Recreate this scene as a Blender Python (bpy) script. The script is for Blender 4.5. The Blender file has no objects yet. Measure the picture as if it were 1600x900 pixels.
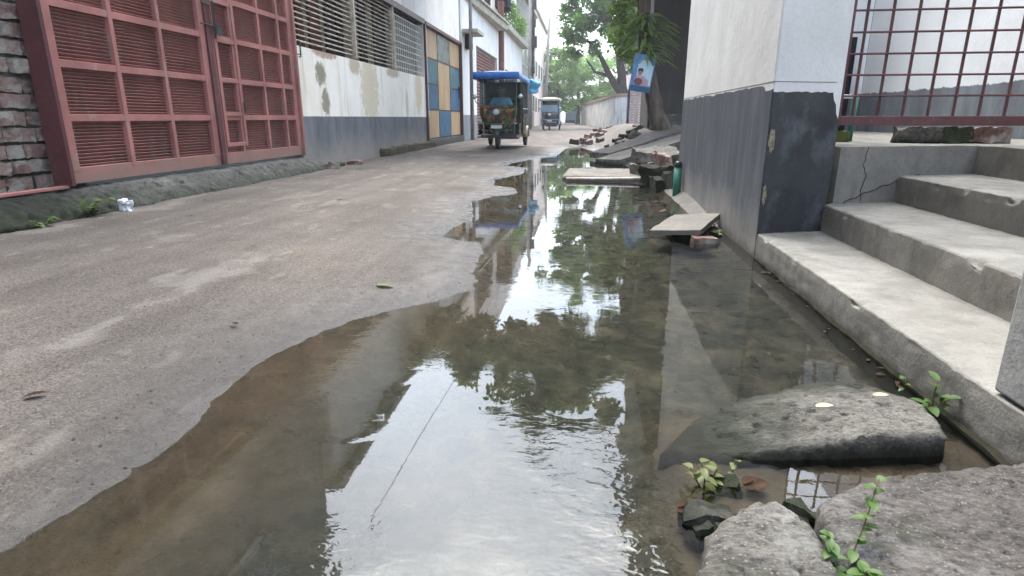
import bpy, bmesh, math, random
import numpy as np
from mathutils import Vector, Matrix, noise as mn
R = math.radians
random.seed(7); np.random.seed(7)
scene = bpy.context.scene
col = scene.collection

# ------------------------------------------------------------------ camera, sky, sun, exposure
cd = bpy.data.cameras.new('camera'); cam = bpy.data.objects.new('camera', cd); col.objects.link(cam)
cd.sensor_width = 36.0; cd.lens = 36.0 * 930.0 / 1600.0
cd.clip_start = 0.05; cd.clip_end = 2000
cam.location = (0, 0, 0.78)
cam.rotation_euler = (R(90 - 15.96), 0, R(6.78))
scene.camera = cam

SUN_EL, SUN_AZ = R(67), R(-14)
world = bpy.data.worlds.new('World'); scene.world = world; world.use_nodes = True
wn, wl = world.node_tree.nodes, world.node_tree.links
wn.clear()
wout = wn.new('ShaderNodeOutputWorld'); wbg = wn.new('ShaderNodeBackground')
sky = wn.new('ShaderNodeTexSky'); sky.sky_type = 'NISHITA'; sky.sun_disc = False
sky.sun_elevation = SUN_EL; sky.sun_rotation = SUN_AZ
sky.air_density = 1.0; sky.dust_density = 6.0; sky.ozone_density = 1.0
hs = wn.new('ShaderNodeHueSaturation'); hs.inputs['Saturation'].default_value = 0.60
wtc = wn.new('ShaderNodeTexCoord'); wno = wn.new('ShaderNodeTexNoise')
wno.inputs['Scale'].default_value = 2.2; wno.inputs['Detail'].default_value = 5
wmx = wn.new('ShaderNodeMix'); wmx.data_type = 'RGBA'; wmx.blend_type = 'MULTIPLY'; wmx.inputs[0].default_value = 1.0
wrp = wn.new('ShaderNodeValToRGB')
wrp.color_ramp.elements[0].position = 0.3; wrp.color_ramp.elements[0].color = (2.65, 2.92, 3.12, 1)
wrp.color_ramp.elements[1].position = 0.7; wrp.color_ramp.elements[1].color = (4.0, 4.32, 4.50, 1)
wl.new(wtc.outputs['Generated'], wno.inputs['Vector']); wl.new(wno.outputs['Fac'], wrp.inputs[0])
wl.new(sky.outputs[0], hs.inputs['Color']); wl.new(hs.outputs[0], wmx.inputs[6]); wl.new(wrp.outputs[0], wmx.inputs[7])
wl.new(wmx.outputs[2], wbg.inputs['Color']); wl.new(wbg.outputs[0], wout.inputs[0])
wbg.inputs['Strength'].default_value = 0.15

sd_ = bpy.data.lights.new('sun', 'SUN'); sun = bpy.data.objects.new('sun', sd_); col.objects.link(sun)
sd_.energy = 0.5; sd_.angle = R(40); sd_.color = (1.0, 0.97, 0.92)
sun.rotation_euler = (R(90) - SUN_EL, 0, math.pi - SUN_AZ)

vs = scene.view_settings
scene.display_settings.display_device = 'sRGB'
vs.view_transform = 'Standard'; vs.look = 'None'; vs.gamma = 1.0; vs.use_curve_mapping = False
vs.exposure = 0.80
cy = scene.cycles
cy.use_denoising = True; cy.max_bounces = 8; cy.transparent_max_bounces = 16
cy.caustics_reflective = False; cy.caustics_refractive = False

# ------------------------------------------------------------------ helpers
def lin(c):
    out = []
    for v in c[:3]:
        v = v / 255.0
        out.append(v / 12.92 if v <= 0.04045 else ((v + 0.055) / 1.055) ** 2.4)
    return (*out, 1.0)

def G(v, tint=(1, 1, 1)):
    return (v * tint[0], v * tint[1], v * tint[2], 1.0)

class NT:
    def __init__(s, name):
        s.m = bpy.data.materials.new(name); s.m.use_nodes = True
        s.n, s.l = s.m.node_tree.nodes, s.m.node_tree.links
        s.n.clear()
        s.out = s.n.new('ShaderNodeOutputMaterial')
        s.tc = s.n.new('ShaderNodeTexCoord')
    def link(s, a, b): s.l.new(a, b)
    def mapping(s, scale=(1, 1, 1), src='Object', rot=(0, 0, 0)):
        mp = s.n.new('ShaderNodeMapping'); mp.inputs['Scale'].default_value = scale; mp.inputs['Rotation'].default_value = rot
        s.link(s.tc.outputs[src], mp.inputs[0]); return mp.outputs[0]
    def noise(s, scale, detail=4, rough=0.55, vec=None, stretch=None, dist=0.0):
        t = s.n.new('ShaderNodeTexNoise'); t.inputs['Scale'].default_value = scale
        t.inputs['Detail'].default_value = detail; t.inputs['Roughness'].default_value = rough
        t.inputs['Distortion'].default_value = dist
        if vec is None: vec = s.mapping(stretch) if stretch else s.tc.outputs['Object']
        s.link(vec, t.inputs['Vector']); return t.outputs['Fac']
    def voro(s, scale, feature='F1', out='Distance', stretch=None):
        t = s.n.new('ShaderNodeTexVoronoi'); t.feature = feature; t.inputs['Scale'].default_value = scale
        s.link(s.mapping(stretch) if stretch else s.tc.outputs['Object'], t.inputs['Vector']); return t.outputs[out]
    def ramp(s, fac, stops, const=False):
        r = s.n.new('ShaderNodeValToRGB'); cr = r.color_ramp
        if const: cr.interpolation = 'CONSTANT'
        while len(cr.elements) < len(stops): cr.elements.new(0.5)
        for e, (p, c) in zip(cr.elements, stops):
            e.position = p; e.color = c if not isinstance(c, (int, float)) else (c, c, c, 1)
        s.link(fac, r.inputs[0]); return r.outputs[0]
    def mix(s, fac, a, b, mode='MIX'):
        x = s.n.new('ShaderNodeMix'); x.data_type = 'RGBA'; x.blend_type = mode
        for sock, v in ((x.inputs[0], fac), (x.inputs[6], a), (x.inputs[7], b)):
            if isinstance(v, (int, float, tuple)): sock.default_value = v
            else: s.link(v, sock)
        return x.outputs[2]
    def math(s, op, a, b=0.0, clamp=False):
        x = s.n.new('ShaderNodeMath'); x.operation = op; x.use_clamp = clamp
        for i, v in enumerate((a, b)):
            if isinstance(v, (int, float)): x.inputs[i].default_value = v
            else: s.link(v, x.inputs[i])
        return x.outputs[0]
    def sep(s, src='Object'):
        x = s.n.new('ShaderNodeSeparateXYZ'); s.link(s.tc.outputs[src], x.inputs[0]); return x.outputs
    def maprange(s, v, a, b, c, d):
        x = s.n.new('ShaderNodeMapRange'); s.link(v, x.inputs[0])
        for i, k in enumerate((a, b, c, d)): x.inputs[i + 1].default_value = k
        return x.outputs[0]
    def bump(s, h, strength=0.4, dist=0.01, normal=None):
        b = s.n.new('ShaderNodeBump'); b.inputs['Strength'].default_value = strength; b.inputs['Distance'].default_value = dist
        s.link(h, b.inputs['Height'])
        if normal is not None: s.link(normal, b.inputs['Normal'])
        return b.outputs[0]
    def bsdf(s, color, rough=0.85, spec=0.3, metal=0.0, normal=None):
        p = s.n.new('ShaderNodeBsdfPrincipled')
        for k, v in (('Base Color', color), ('Roughness', rough), ('Specular IOR Level', spec), ('Metallic', metal)):
            if isinstance(v, (int, float, tuple)): p.inputs[k].default_value = v
            else: s.link(v, p.inputs[k])
        if normal is not None: s.link(normal, p.inputs['Normal'])
        s.link(p.outputs[0], s.out.inputs[0]); s.p = p
        return s.m

def simple(name, c1, c2=None, scale=4, rough=0.8, spec=0.3, metal=0.0, bump=0.3, bscale=40, bdist=0.004, stretch=None, stain=None, lo=0.35, hi=0.65, moss=None):
    """two-tone noise colour, optional stain (colour, scale, lo, hi, stretch) and optional moss by height (colour, z0, z1)"""
    t = NT(name)
    c2 = c2 or tuple(v * 0.72 for v in c1[:3]) + (1,)
    c = t.ramp(t.noise(scale, 6, 0.6, stretch=stretch), [(lo, c2), (hi, c1)])
    fine = t.noise(bscale, 4, 0.7)
    c = t.mix(0.35, c, t.ramp(fine, [(0.3, 0.45), (0.7, 1.0)]), 'MULTIPLY')
    if stain:
        sc, ss, a, b, st = stain
        c = t.mix(t.ramp(t.noise(ss, 5, 0.65, stretch=st), [(a, 0.0), (b, 1.0)]), c, sc)
    if moss:
        mc, z0, z1 = moss
        z = t.sep()[2]
        nz = t.math('ADD', z, t.math('MULTIPLY', t.math('SUBTRACT', t.noise(7, 4, 0.7), 0.5), (z1 - z0) * 1.6))
        c = t.mix(t.maprange(nz, z0, z1, 1.0, 0.0), c, mc)
    nrm = t.bump(fine, bump, bdist) if bump else None
    return t.bsdf(c, rough, spec, metal, nrm)

class MB:
    def __init__(s): s.v, s.f, s.m = [], [], []
    def add(s, verts, faces, mi=0):
        o = len(s.v); s.v += [tuple(p) for p in verts]
        s.f += [tuple(i + o for i in f) for f in faces]; s.m += [mi] * len(faces); return s
    def box(s, x0, x1, y0, y1, z0, z1, mi=0, M=None):
        v = [Vector((x, y, z)) for z in (z0, z1) for y in (y0, y1) for x in (x0, x1)]
        if M is not None: v = [M @ p for p in v]
        return s.add(v, [(0, 2, 3, 1), (4, 5, 7, 6), (0, 1, 5, 4), (2, 6, 7, 3), (0, 4, 6, 2), (1, 3, 7, 5)], mi)
    def prism(s, poly, z0, z1, mi=0, M=None):
        n = len(poly)
        a = sum(poly[i][0] * poly[(i + 1) % n][1] - poly[(i + 1) % n][0] * poly[i][1] for i in range(n))
        if a < 0: poly = poly[::-1]
        v = [Vector((p[0], p[1], z0)) for p in poly] + [Vector((p[0], p[1], z1)) for p in poly]
        if M is not None: v = [M @ p for p in v]
        return s.add(v, [tuple(range(n))[::-1], tuple(range(n, 2 * n))] + [(i, (i + 1) % n, n + (i + 1) % n, n + i) for i in range(n)], mi)
    def tube(s, pts, r, n=8, mi=0):
        pts = [Vector(p) for p in pts]; k = len(pts)
        rs = r if isinstance(r, (list, tuple)) else [r] * k
        vs_ = []; up = None
        for i, p in enumerate(pts):
            d = (pts[min(i + 1, k - 1)] - pts[max(i - 1, 0)]).normalized()
            if up is None: up = Vector((0, 0, 1)) if abs(d.z) < 0.9 else Vector((1, 0, 0))
            a = d.cross(up).normalized(); up = a.cross(d).normalized()
            for j in range(n):
                t = 2 * math.pi * j / n
                vs_.append(p + (a * math.cos(t) + up * math.sin(t)) * rs[i])
        fs = [(i * n + j, i * n + (j + 1) % n, (i + 1) * n + (j + 1) % n, (i + 1) * n + j) for i in range(k - 1) for j in range(n)]
        fs += [tuple(range(n))[::-1], tuple(range((k - 1) * n, k * n))]
        return s.add(vs_, fs, mi)
    def lathe(s, c, axis, prof, n=20, mi=0):
        """prof: list of (radius, offset along axis)"""
        axis = Vector(axis).normalized(); a = axis.orthogonal().normalized(); b = axis.cross(a); c = Vector(c); vs_ = []
        for (r, h) in prof:
            for j in range(n):
                t = 2 * math.pi * j / n
                vs_.append(c + axis * h + (a * math.cos(t) + b * math.sin(t)) * r)
        k = len(prof)
        fs = [(i * n + j, i * n + (j + 1) % n, (i + 1) * n + (j + 1) % n, (i + 1) * n + j) for i in range(k - 1) for j in range(n)]
        fs += [tuple(range(n))[::-1], tuple(range((k - 1) * n, k * n))]
        return s.add(vs_, fs, mi)
    def build(s, name, mats, parent=None, smooth=False, bevel=0.0):
        me = bpy.data.meshes.new(name); me.from_pydata(s.v, [], s.f)
        for m in (mats if isinstance(mats, (list, tuple)) else [mats]): me.materials.append(m)
        me.polygons.foreach_set('material_index', s.m)
        if smooth: me.polygons.foreach_set('use_smooth', [True] * len(s.f))
        me.update()
        o = bpy.data.objects.new(name, me); col.objects.link(o)
        if parent is not None: o.parent = parent
        if bevel:
            b = o.modifiers.new('edge', 'BEVEL'); b.width = bevel; b.segments = 2; b.limit_method = 'ANGLE'
        return o

def tag(o, label=None, cat=None, group=None, kind=None):
    if label: o['label'] = label
    if cat: o['category'] = cat
    if group: o['group'] = group
    if kind: o['kind'] = kind
    return o

def thing(name, label, cat, loc=(0, 0, 0), rz=0.0, group=None):
    o = bpy.data.objects.new(name, None); col.objects.link(o); o.location = loc; o.rotation_euler = (0, 0, rz)
    o.empty_display_size = 0.2
    return tag(o, label, cat, group)

def fbm(p, oct_=4):
    s, a, f = 0.0, 0.5, 1.0
    for _ in range(oct_):
        s += a * mn.noise(p * f); a *= 0.5; f *= 2.07
    return s

def roughen(o, target, amp, scale, smooth=True, only=None):
    """subdivide a plain mesh to edges near `target` metres and push its vertices about with noise"""
    bm = bmesh.new(); bm.from_mesh(o.data)
    bmesh.ops.triangulate(bm, faces=[f for f in bm.faces if len(f.verts) > 4])
    for _ in range(9):
        es = [e for e in bm.edges if e.calc_length() > target]
        if not es or len(bm.verts) > 60000: break
        bmesh.ops.subdivide_edges(bm, edges=es, cuts=1, use_grid_fill=True)
    bm.normal_update()
    for v in bm.verts:
        p = v.co * scale
        k = Vector((fbm(p + Vector((3.1, 0, 0))), fbm(p + Vector((0, 7.7, 0))), fbm(p + Vector((0, 0, 5.3)))))
        v.co += k * amp
    bm.to_mesh(o.data); bm.free()
    if smooth:
        o.data.polygons.foreach_set('use_smooth', [True] * len(o.data.polygons))
        o.data.set_sharp_from_angle(angle=R(38))
    o.data.update()
    return o

def slab_mesh(poly, top, thick, amp=0.008, nscale=9, n=230, edge=0.026, sag=None):
    """an irregular slab lying about flat: rings from a centre out to the outline, rounded broken edges"""
    poly = [Vector((p[0], p[1], 0)) for p in poly]
    L = [0.0]
    for i in range(len(poly)): L.append(L[-1] + (poly[(i + 1) % len(poly)] - poly[i]).length)
    out = []
    for k in range(n):
        d = L[-1] * k / n; i = max(j for j in range(len(poly)) if L[j] <= d)
        t = (d - L[i]) / (L[i + 1] - L[i] + 1e-9); p = poly[i].lerp(poly[(i + 1) % len(poly)], t)
        out.append(p)
    c = sum(out, Vector()) / n
    out = [p + (p - c).normalized() * (fbm(p * 14) * 0.02 + fbm(p * 45) * 0.008) for p in out]
    m = MB(); V = []
    fr = [0.02] + [i / 44 for i in range(2, 41)] + [0.935]
    tz = top if callable(top) else (lambda x, y: top)
    def zt(p): return tz(p.x, p.y) + fbm(p * nscale) * amp + fbm(p * nscale * 4) * amp * 0.5 - max(0.0, fbm(p * 34 + Vector((5, 1, 2))) - 0.16) * 0.045
    for f in fr:
        for p in out:
            q = c + (p - c) * f; V.append((q.x, q.y, zt(q)))
    for (g, dz) in ((0.955, -edge * .10), (0.972, -edge * .28), (0.987, -edge * .58), (0.997, -edge), (1.0, -edge - (thick - edge) * .45), (0.99, -thick)):
        for p in out:
            q = c + (p - c) * g; k = fbm(Vector((p.x * 30, p.y * 30, dz * 60))) * 0.012
            q += (p - c).normalized() * k; V.append((q.x, q.y, zt(c + (p - c) * 0.94) + dz))
    rows = len(fr) + 6
    F = [(i * n + j, i * n + (j + 1) % n, (i + 1) * n + (j + 1) % n, (i + 1) * n + j) for i in range(rows - 1) for j in range(n)]
    F += [tuple(range(n))[::-1], tuple(range((rows - 1) * n, rows * n))]
    a = sum(out[i].x * out[(i + 1) % n].y - out[(i + 1) % n].x * out[i].y for i in range(n))
    if a > 0: F = [f[::-1] for f in F]
    m.add(V, F); return m

# ------------------------------------------------------------------ materials
def ground_mat():
    t = NT('worn_asphalt')
    z = t.sep()[2]
    base = t.ramp(t.noise(1.1, 5, 0.6), [(0.3, G(0.084, (1, .84, .73))), (0.7, G(0.145, (1, .84, .725)))])
    agg = t.voro(110); agg2 = t.noise(150, 4, 0.75)
    base = t.mix(0.75, base, t.ramp(agg2, [(0.36, 0.10), (0.5, 0.80), (0.64, 1.7)]), 'MULTIPLY')
    base = t.mix(t.ramp(t.noise(75, 3, 0.6), [(0.58, 0.0), (0.68, 0.85)]), base, G(0.030))
    base = t.mix(t.ramp(t.noise(58, 5, 0.7), [(0.56, 0.0), (0.66, 0.7)]), base, G(0.030, (1, .95, .9)))
    base = t.mix(t.ramp(t.noise(44, 5, 0.7, stretch=(1.1, 1, 1.3)), [(0.60, 0.0), (0.70, 0.55)]), base, G(0.22, (1, .92, .84)))
    # dusty sand patches, longer along the street
    sand = t.ramp(t.noise(1.6, 5, 0.62, stretch=(1.5, 0.8, 1)), [(0.57, 0.0), (0.63, 0.75)])
    sandb = t.ramp(t.noise(5.5, 4, 0.6, stretch=(1.8, 0.7, 1)), [(0.62, 0.0), (0.67, 0.7)])
    sand = t.math('MAXIMUM', sand, sandb)
    base = t.mix(t.math('MULTIPLY', sand, 0.45), base, G(0.22, (1, .90, .80)))
    trk = t.noise(2.4, 5, 0.65, stretch=(1.6, 0.10, 1)); base = t.mix(t.ramp(trk, [(0.42, 0.0), (0.62, 0.55)]), base, t.mix(1.0, base, (0.60, 0.57, 0.55, 1), 'MULTIPLY'))
    base = t.mix(t.ramp(t.noise(0.8, 6, 0.7), [(0.52, 0.0), (0.66, 0.5)]), base, t.mix(1.0, base, (1.45, 1.38, 1.28, 1), 'MULTIPLY'))
    # damp rim along the waterline, silt bed below it
    nz = t.math('ADD', z, t.math('MULTIPLY', t.math('SUBTRACT', t.noise(14, 5, 0.7), 0.5), 0.012))
    damp = t.maprange(nz, 0.004, 0.030, 1.0, 0.0)
    c = t.mix(t.math('MULTIPLY', damp, 0.72), base, t.mix(1.0, base, (0.34, 0.33, 0.33, 1), 'MULTIPLY'))
    c = t.mix(t.math('MULTIPLY', t.maprange(nz, 0.001, 0.012, 1.0, 0.0), 0.55), c, G(0.035, (1, .93, .84)))
    silt = t.ramp(t.noise(5.0, 6, 0.65, stretch=(1.6, 0.8, 1)), [(0.3, (0.026, 0.020, 0.0135, 1)), (0.52, (0.064, 0.050, 0.035, 1)), (0.72, (0.12, 0.098, 0.073, 1))])
    deep = t.ramp(t.noise(7, 8, 0.76, stretch=(1.0, 0.8, 1), dist=0.5), [(0.36, (0.006, 0.009, 0.008, 1)), (0.47, (0.022, 0.024, 0.020, 1)), (0.58, (0.074, 0.069, 0.055, 1)), (0.72, (0.14, 0.128, 0.105, 1))])
    x_ = t.sep()[0]; deep = t.mix(t.maprange(x_, -0.75, 0.1, 0.75, 0.0), deep, (0.018, 0.020, 0.018, 1))
    deep = t.mix(t.ramp(t.noise(3.1, 5, 0.7, stretch=(1.0, 1.8, 1)), [(0.5, 0.0), (0.62, 0.7)]), deep, (0.014, 0.020, 0.017, 1))
    silt = t.mix(t.maprange(nz, -0.075, -0.045, 1.0, 0.0), silt, deep)
    c = t.mix(t.maprange(nz, -0.006, 0.001, 1.0, 0.0), c, silt)
    rough = t.math('SUBTRACT', 0.88, t.math('MULTIPLY', damp, t.math('MULTIPLY', t.ramp(t.noise(9, 3), [(0.35, 0.3), (0.6, 1.0)]), 0.68)))
    n1 = t.bump(agg2, 1.0, 0.0045); n2 = t.bump(agg, 0.5, 0.0022, n1); n3 = t.bump(t.noise(28, 5, 0.65), 0.7, 0.006, n2)
    return t.bsdf(c, rough, t.math('ADD', 0.22, t.math('MULTIPLY', damp, 0.14)), 0.0, n3)

def water_mat():
    t = NT('still_water')
    x, y, z = t.sep()
    warp = t.noise(1.2, 2, 0.5)
    r1 = t.noise(9, 3, 0.5, stretch=(1.0, 1.5, 1)); r2 = t.noise(26, 2, 0.5, stretch=(1.0, 1.8, 1), dist=0.6)
    calm = t.ramp(t.noise(1.4, 3, 0.5), [(0.46, 0.02), (0.66, 1.0)])
    h = t.math('ADD', t.math('MULTIPLY', r1, 1.6), t.math('MULTIPLY', r2, 0.55))
    h = t.math('MULTIPLY', h, calm)
    # ripples die out with distance from the open near end of the drain
    h = t.math('MULTIPLY', h, t.math('ADD', t.maprange(y, 0.8, 1.8, 1.0, 0.0), t.maprange(y, 1.0, 4.0, 0.32, 0.07)))
    nrm = t.bump(h, 1.0, 0.0038)
    fr = t.n.new('ShaderNodeFresnel'); fr.inputs['IOR'].default_value = 1.46; t.link(nrm, fr.inputs['Normal'])
    gl = t.n.new('ShaderNodeBsdfGlossy'); gl.inputs['Roughness'].default_value = 0.004; gl.inputs['Color'].default_value = (1, 1, 1, 1); t.link(nrm, gl.inputs['Normal'])
    tr = t.n.new('ShaderNodeBsdfTransparent'); tr.inputs['Color'].default_value = (0.71, 0.69, 0.62, 1)
    mx = t.n.new('ShaderNodeMixShader'); t.link(fr.outputs[0], mx.inputs[0]); t.link(tr.outputs[0], mx.inputs[1]); t.link(gl.outputs[0], mx.inputs[2])
    t.link(mx.outputs[0], t.out.inputs[0]); return t.m

def concrete(name, v=0.36, tint=(1, .98, .93), moss=None, bump=0.5, stain=True):
    t = NT(name)
    c = t.ramp(t.noise(3.2, 7, 0.65), [(0.3, G(v * 0.62, tint)), (0.55, G(v, tint)), (0.75, G(v * 1.2, tint))])
    f = t.noise(120, 4, 0.7)
    c = t.mix(0.5, c, t.ramp(f, [(0.28, 0.45), (0.6, 1.0)]), 'MULTIPLY')
    if stain:
        c = t.mix(t.ramp(t.noise(6, 6, 0.7, stretch=(1, 1, 0.35)), [(0.50, 0.0), (0.72, 0.75)]), c, G(v * 0.40, (1, .93, .80)))
        c = t.mix(t.ramp(t.noise(22, 5, 0.75), [(0.60, 0.0), (0.68, 0.6)]), c, G(v * 0.32))
    c = t.mix(t.ramp(t.noise(2.6, 8, 0.72, dist=0.6), [(0.50, 0.0), (0.64, 0.5)]), c, G(v * 0.55, (1, .90, .76)))
    c = t.mix(t.ramp(t.noise(60, 6, 0.8), [(0.60, 0.0), (0.68, 0.6)]), c, G(v * 0.30))
    if moss:
        mc, z0, z1 = moss
        zz = t.math('ADD', t.sep()[2], t.math('MULTIPLY', t.math('SUBTRACT', t.noise(9, 5, 0.7), 0.5), (z1 - z0) * 1.8))
        c = t.mix(t.maprange(zz, z0, z1, 0.92, 0.0), c, mc)
    n = t.bump(f, bump, 0.003); n = t.bump(t.noise(16, 5, 0.65), bump, 0.010, n)
    return t.bsdf(c, 0.88, 0.3, 0.0, n)

def plaster(name, c, c_dirty, split=None, streak=0.5, grime=(0.24, 0.21, 0.16, 1), moss=None, spots=()):
    """white plaster with rain streaks; split = (z, dado colour, wobble)"""
    t = NT(name)
    b = t.ramp(t.noise(1.3, 5, 0.6), [(0.3, c_dirty), (0.62, c)])
    st = t.ramp(t.noise(3.0, 5, 0.65, stretch=(2.2, 2.2, 0.18)), [(0.52, 0.0), (0.75, streak)])
    b = t.mix(st, b, grime)
    for (sy, sz, ry, rz, sc) in spots:
        o_ = t.sep(); ey = t.math('POWER', t.math('DIVIDE', t.math('SUBTRACT', o_[1], sy), ry), 2.0); ez = t.math('POWER', t.math('DIVIDE', t.math('SUBTRACT', o_[2], sz), rz), 2.0)
        v = t.math('ADD', t.math('ADD', ey, ez), t.math('MULTIPLY', t.math('SUBTRACT', t.noise(9, 6, 0.75), 0.5), 3.2))
        b = t.mix(t.maprange(v, 0.45, 0.95, 0.85, 0.0), b, sc)
    if split:
        z0, dc, wob = split
        z = t.sep()[2]
        zz = t.math('ADD', z, t.math('MULTIPLY', t.math('SUBTRACT', t.noise(6, 4, 0.7), 0.5), wob))
        d = t.ramp(t.noise(2.2, 6, 0.65, stretch=(2, 2, 0.5)), [(0.3, tuple(v * 0.6 for v in dc[:3]) + (1,)), (0.7, tuple(v * 1.25 for v in dc[:3]) + (1,))])
        d = t.mix(t.ramp(t.noise(4, 5, 0.7, stretch=(2.5, 2.5, 0.3)), [(0.55, 0.0), (0.8, 0.6)]), d, G(0.33, (1, .94, .86)))
        if moss: # bare damp plaster near the road
            d = t.mix(t.maprange(t.math('ADD', z, t.math('MULTIPLY', t.math('SUBTRACT', t.noise(1.6, 5, 0.7), 0.5), 0.7)), moss[1], moss[2], 0.85, 0.0), d, moss[0])
        b = t.mix(t.maprange(zz, z0 - 0.004, z0 + 0.004, 0.0, 1.0), d, b)
    f = t.noise(55, 5, 0.7)
    b = t.mix(0.25, b, t.ramp(f, [(0.3, 0.6), (0.6, 1.0)]), 'MULTIPLY')
    n = t.bump(f, 0.35, 0.003); n = t.bump(t.noise(4, 4, 0.6), 0.4, 0.02, n)
    return t.bsdf(b, 0.82, 0.3, 0.0, n)

def leaf_mat(name, a, b, hi):
    t = NT(name)
    c = t.ramp(t.noise(1.1, 3, 0.6), [(0.3, a), (0.6, b)])
    c = t.mix(t.ramp(t.noise(9, 2, 0.5), [(0.5, 0.0), (0.7, 0.7)]), c, hi)
    d = t.n.new('ShaderNodeBsdfPrincipled'); t.link(c, d.inputs['Base Color']); d.inputs['Roughness'].default_value = 0.5; d.inputs['Specular IOR Level'].default_value = 0.35
    tr = t.n.new('ShaderNodeBsdfTranslucent'); t.link(t.mix(1.0, c, (1.3, 1.4, 0.7, 1), 'MULTIPLY'), tr.inputs[0])
    mx = t.n.new('ShaderNodeMixShader'); mx.inputs[0].default_value = 0.38
    t.link(d.outputs[0], mx.inputs[1]); t.link(tr.outputs[0], mx.inputs[2]); t.link(mx.outputs[0], t.out.inputs[0]); return t.m

def glass_mat(name, tint=(0.8, 0.9, 0.92, 1), mixf=0.18):
    t = NT(name)
    tr = t.n.new('ShaderNodeBsdfTransparent'); tr.inputs[0].default_value = tint
    gl = t.n.new('ShaderNodeBsdfGlossy'); gl.inputs['Roughness'].default_value = 0.05
    mx = t.n.new('ShaderNodeMixShader'); mx.inputs[0].default_value = mixf
    t.link(tr.outputs[0], mx.inputs[1]); t.link(gl.outputs[0], mx.inputs[2]); t.link(mx.outputs[0], t.out.inputs[0]); return t.m

def pattern_mat(name, cols, scale=9, rough=0.45):
    t = NT(name)
    v = t.n.new('ShaderNodeTexVoronoi'); v.inputs['Scale'].default_value = scale; v.inputs['Randomness'].default_value = 1.0
    nz_ = t.n.new('ShaderNodeTexNoise'); nz_.inputs['Scale'].default_value = scale * .8; nz_.inputs['Detail'].default_value = 4; t.link(t.tc.outputs['Object'], nz_.inputs['Vector'])
    t.link(t.mix(0.16, t.tc.outputs['Object'], nz_.outputs['Color']), v.inputs['Vector'])
    s = t.n.new('ShaderNodeSeparateColor'); t.link(v.outputs['Color'], s.inputs[0])
    k = len(cols)
    c = t.ramp(s.outputs[0], [(i / k, cc) for i, cc in enumerate(cols)], const=True)
    c = t.mix(t.ramp(t.noise(20, 4, 0.7), [(0.5, 0.0), (0.7, 0.5)]), c, G(0.05, (1, .9, .75)))
    return t.bsdf(c, rough, 0.15)

def rock(name, v=0.2, tint=(1, .93, .87), moss=None, ymoss=None, iso=False):
    t = NT(name)
    S1, S2, S3 = ((1, 1, 1),) * 3 if iso else ((0.7, 1.5, 1.2), (0.8, 1.4, 1.4), (.7, 1.6, 1))
    c = t.ramp(t.noise(6, 9, 0.74, stretch=S1, dist=0.8), [(0.30, G(v * 0.36, (1, .88, .76))), (0.47, G(v * 0.85, tint)), (0.58, G(v * 1.15, tint)), (0.72, G(v * 1.7, (1, .95, .88)))])
    grain = t.noise(62, 8, 0.85, stretch=S2)
    c = t.mix(0.95, c, t.ramp(grain, [(0.36, 0.12), (0.50, 0.85), (0.62, 1.3)]), 'MULTIPLY')
    c = t.mix(t.ramp(t.noise(3.2, 7, 0.75), [(0.54, 0.0), (0.66, 0.6)]), c, G(v * 1.9, (1, .97, .90)))
    c = t.mix(t.ramp(t.noise(5.4, 8, 0.8, stretch=(1, 1.5, 1)), [(0.54, 0.0), (0.62, 0.75)]), c, (v * .36, v * .36, v * .22, 1))
    ag = t.voro(95); c = t.mix(t.ramp(ag, [(0.16, 0.8), (0.26, 0.0)]), c, t.mix(t.noise(31, 2), G(v * 0.6), G(v * 2.3, (1, .95, .88))))
    pit = t.voro(38); c = t.mix(t.ramp(pit, [(0.10, 0.75), (0.22, 0.0)]), c, G(v * 0.22, (1, .9, .8)))
    if ymoss:
        yy_ = t.math('ADD', t.sep()[1], t.math('MULTIPLY', t.math('SUBTRACT', t.noise(4, 6, 0.75), 0.5), 1.6))
        c = t.mix(t.maprange(yy_, ymoss[0], ymoss[1], 0.95, 0.0), c, t.ramp(t.noise(16, 6, 0.75), [(0.42, (0.003, 0.004, 0.002, 1)), (0.58, (0.012, 0.014, 0.006, 1)), (0.72, (0.055, 0.042, 0.03, 1))]))
    if moss:
        mc, z0, z1 = moss
        zz = t.math('ADD', t.sep()[2], t.math('MULTIPLY', t.math('SUBTRACT', t.noise(13, 6, 0.75), 0.5), (z1 - z0) * 1.6))
        c = t.mix(t.maprange(zz, z0, z1, 0.96, 0.0), c, mc)
    n = t.bump(grain, 0.9, 0.006); n = t.bump(t.noise(15, 6, 0.7, stretch=S3), 0.9, 0.018, n)
    return t.bsdf(c, 0.85, 0.25, 0.0, n)

M = {}
M['ground'] = ground_mat(); M['water'] = water_mat()
MOSS = (0.035, 0.042, 0.022, 1)
M['step'] = concrete('step_concrete', 0.215, (1, .93, .81), ((0.045, 0.045, 0.033, 1), 0.0, 0.05))
M['pillar_conc'] = concrete('pillar_concrete', 0.30, (1, .98, .92))
M['slab'] = rock('weathered_slab', 0.135, (1, .90, .77), ((0.016, 0.018, 0.010, 1), 0.012, 0.055))
M['slab2'] = rock('pinkish_slab', 0.115, (1, .86, .76), ((0.022, 0.02, 0.014, 1), -0.02, 0.05))
M['tile'] = concrete('pale_beige_concrete', 0.19, (1, .90, .77))
M['apron'] = rock('mossy_apron', 0.095, (1, .97, .85), ((0.020, 0.024, 0.011, 1), 0.02, 0.22), (3.9, 4.7), True)
M['darkconc'] = concrete('dark_concrete', 0.10, (1, .95, .9))  # dark concrete tone for the overhang slab and rubble heap
M['brickwall'] = simple('old_brick_clay', (0.30, 0.22, 0.19, 1), (0.16, 0.085, 0.07, 1), 4.5, 0.92, 0.2, bump=1.0, bscale=45, bdist=0.012, stain=((0.30, 0.28, 0.24, 1), 7, 0.46, 0.60, (1, 1, 1.8)))
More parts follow.
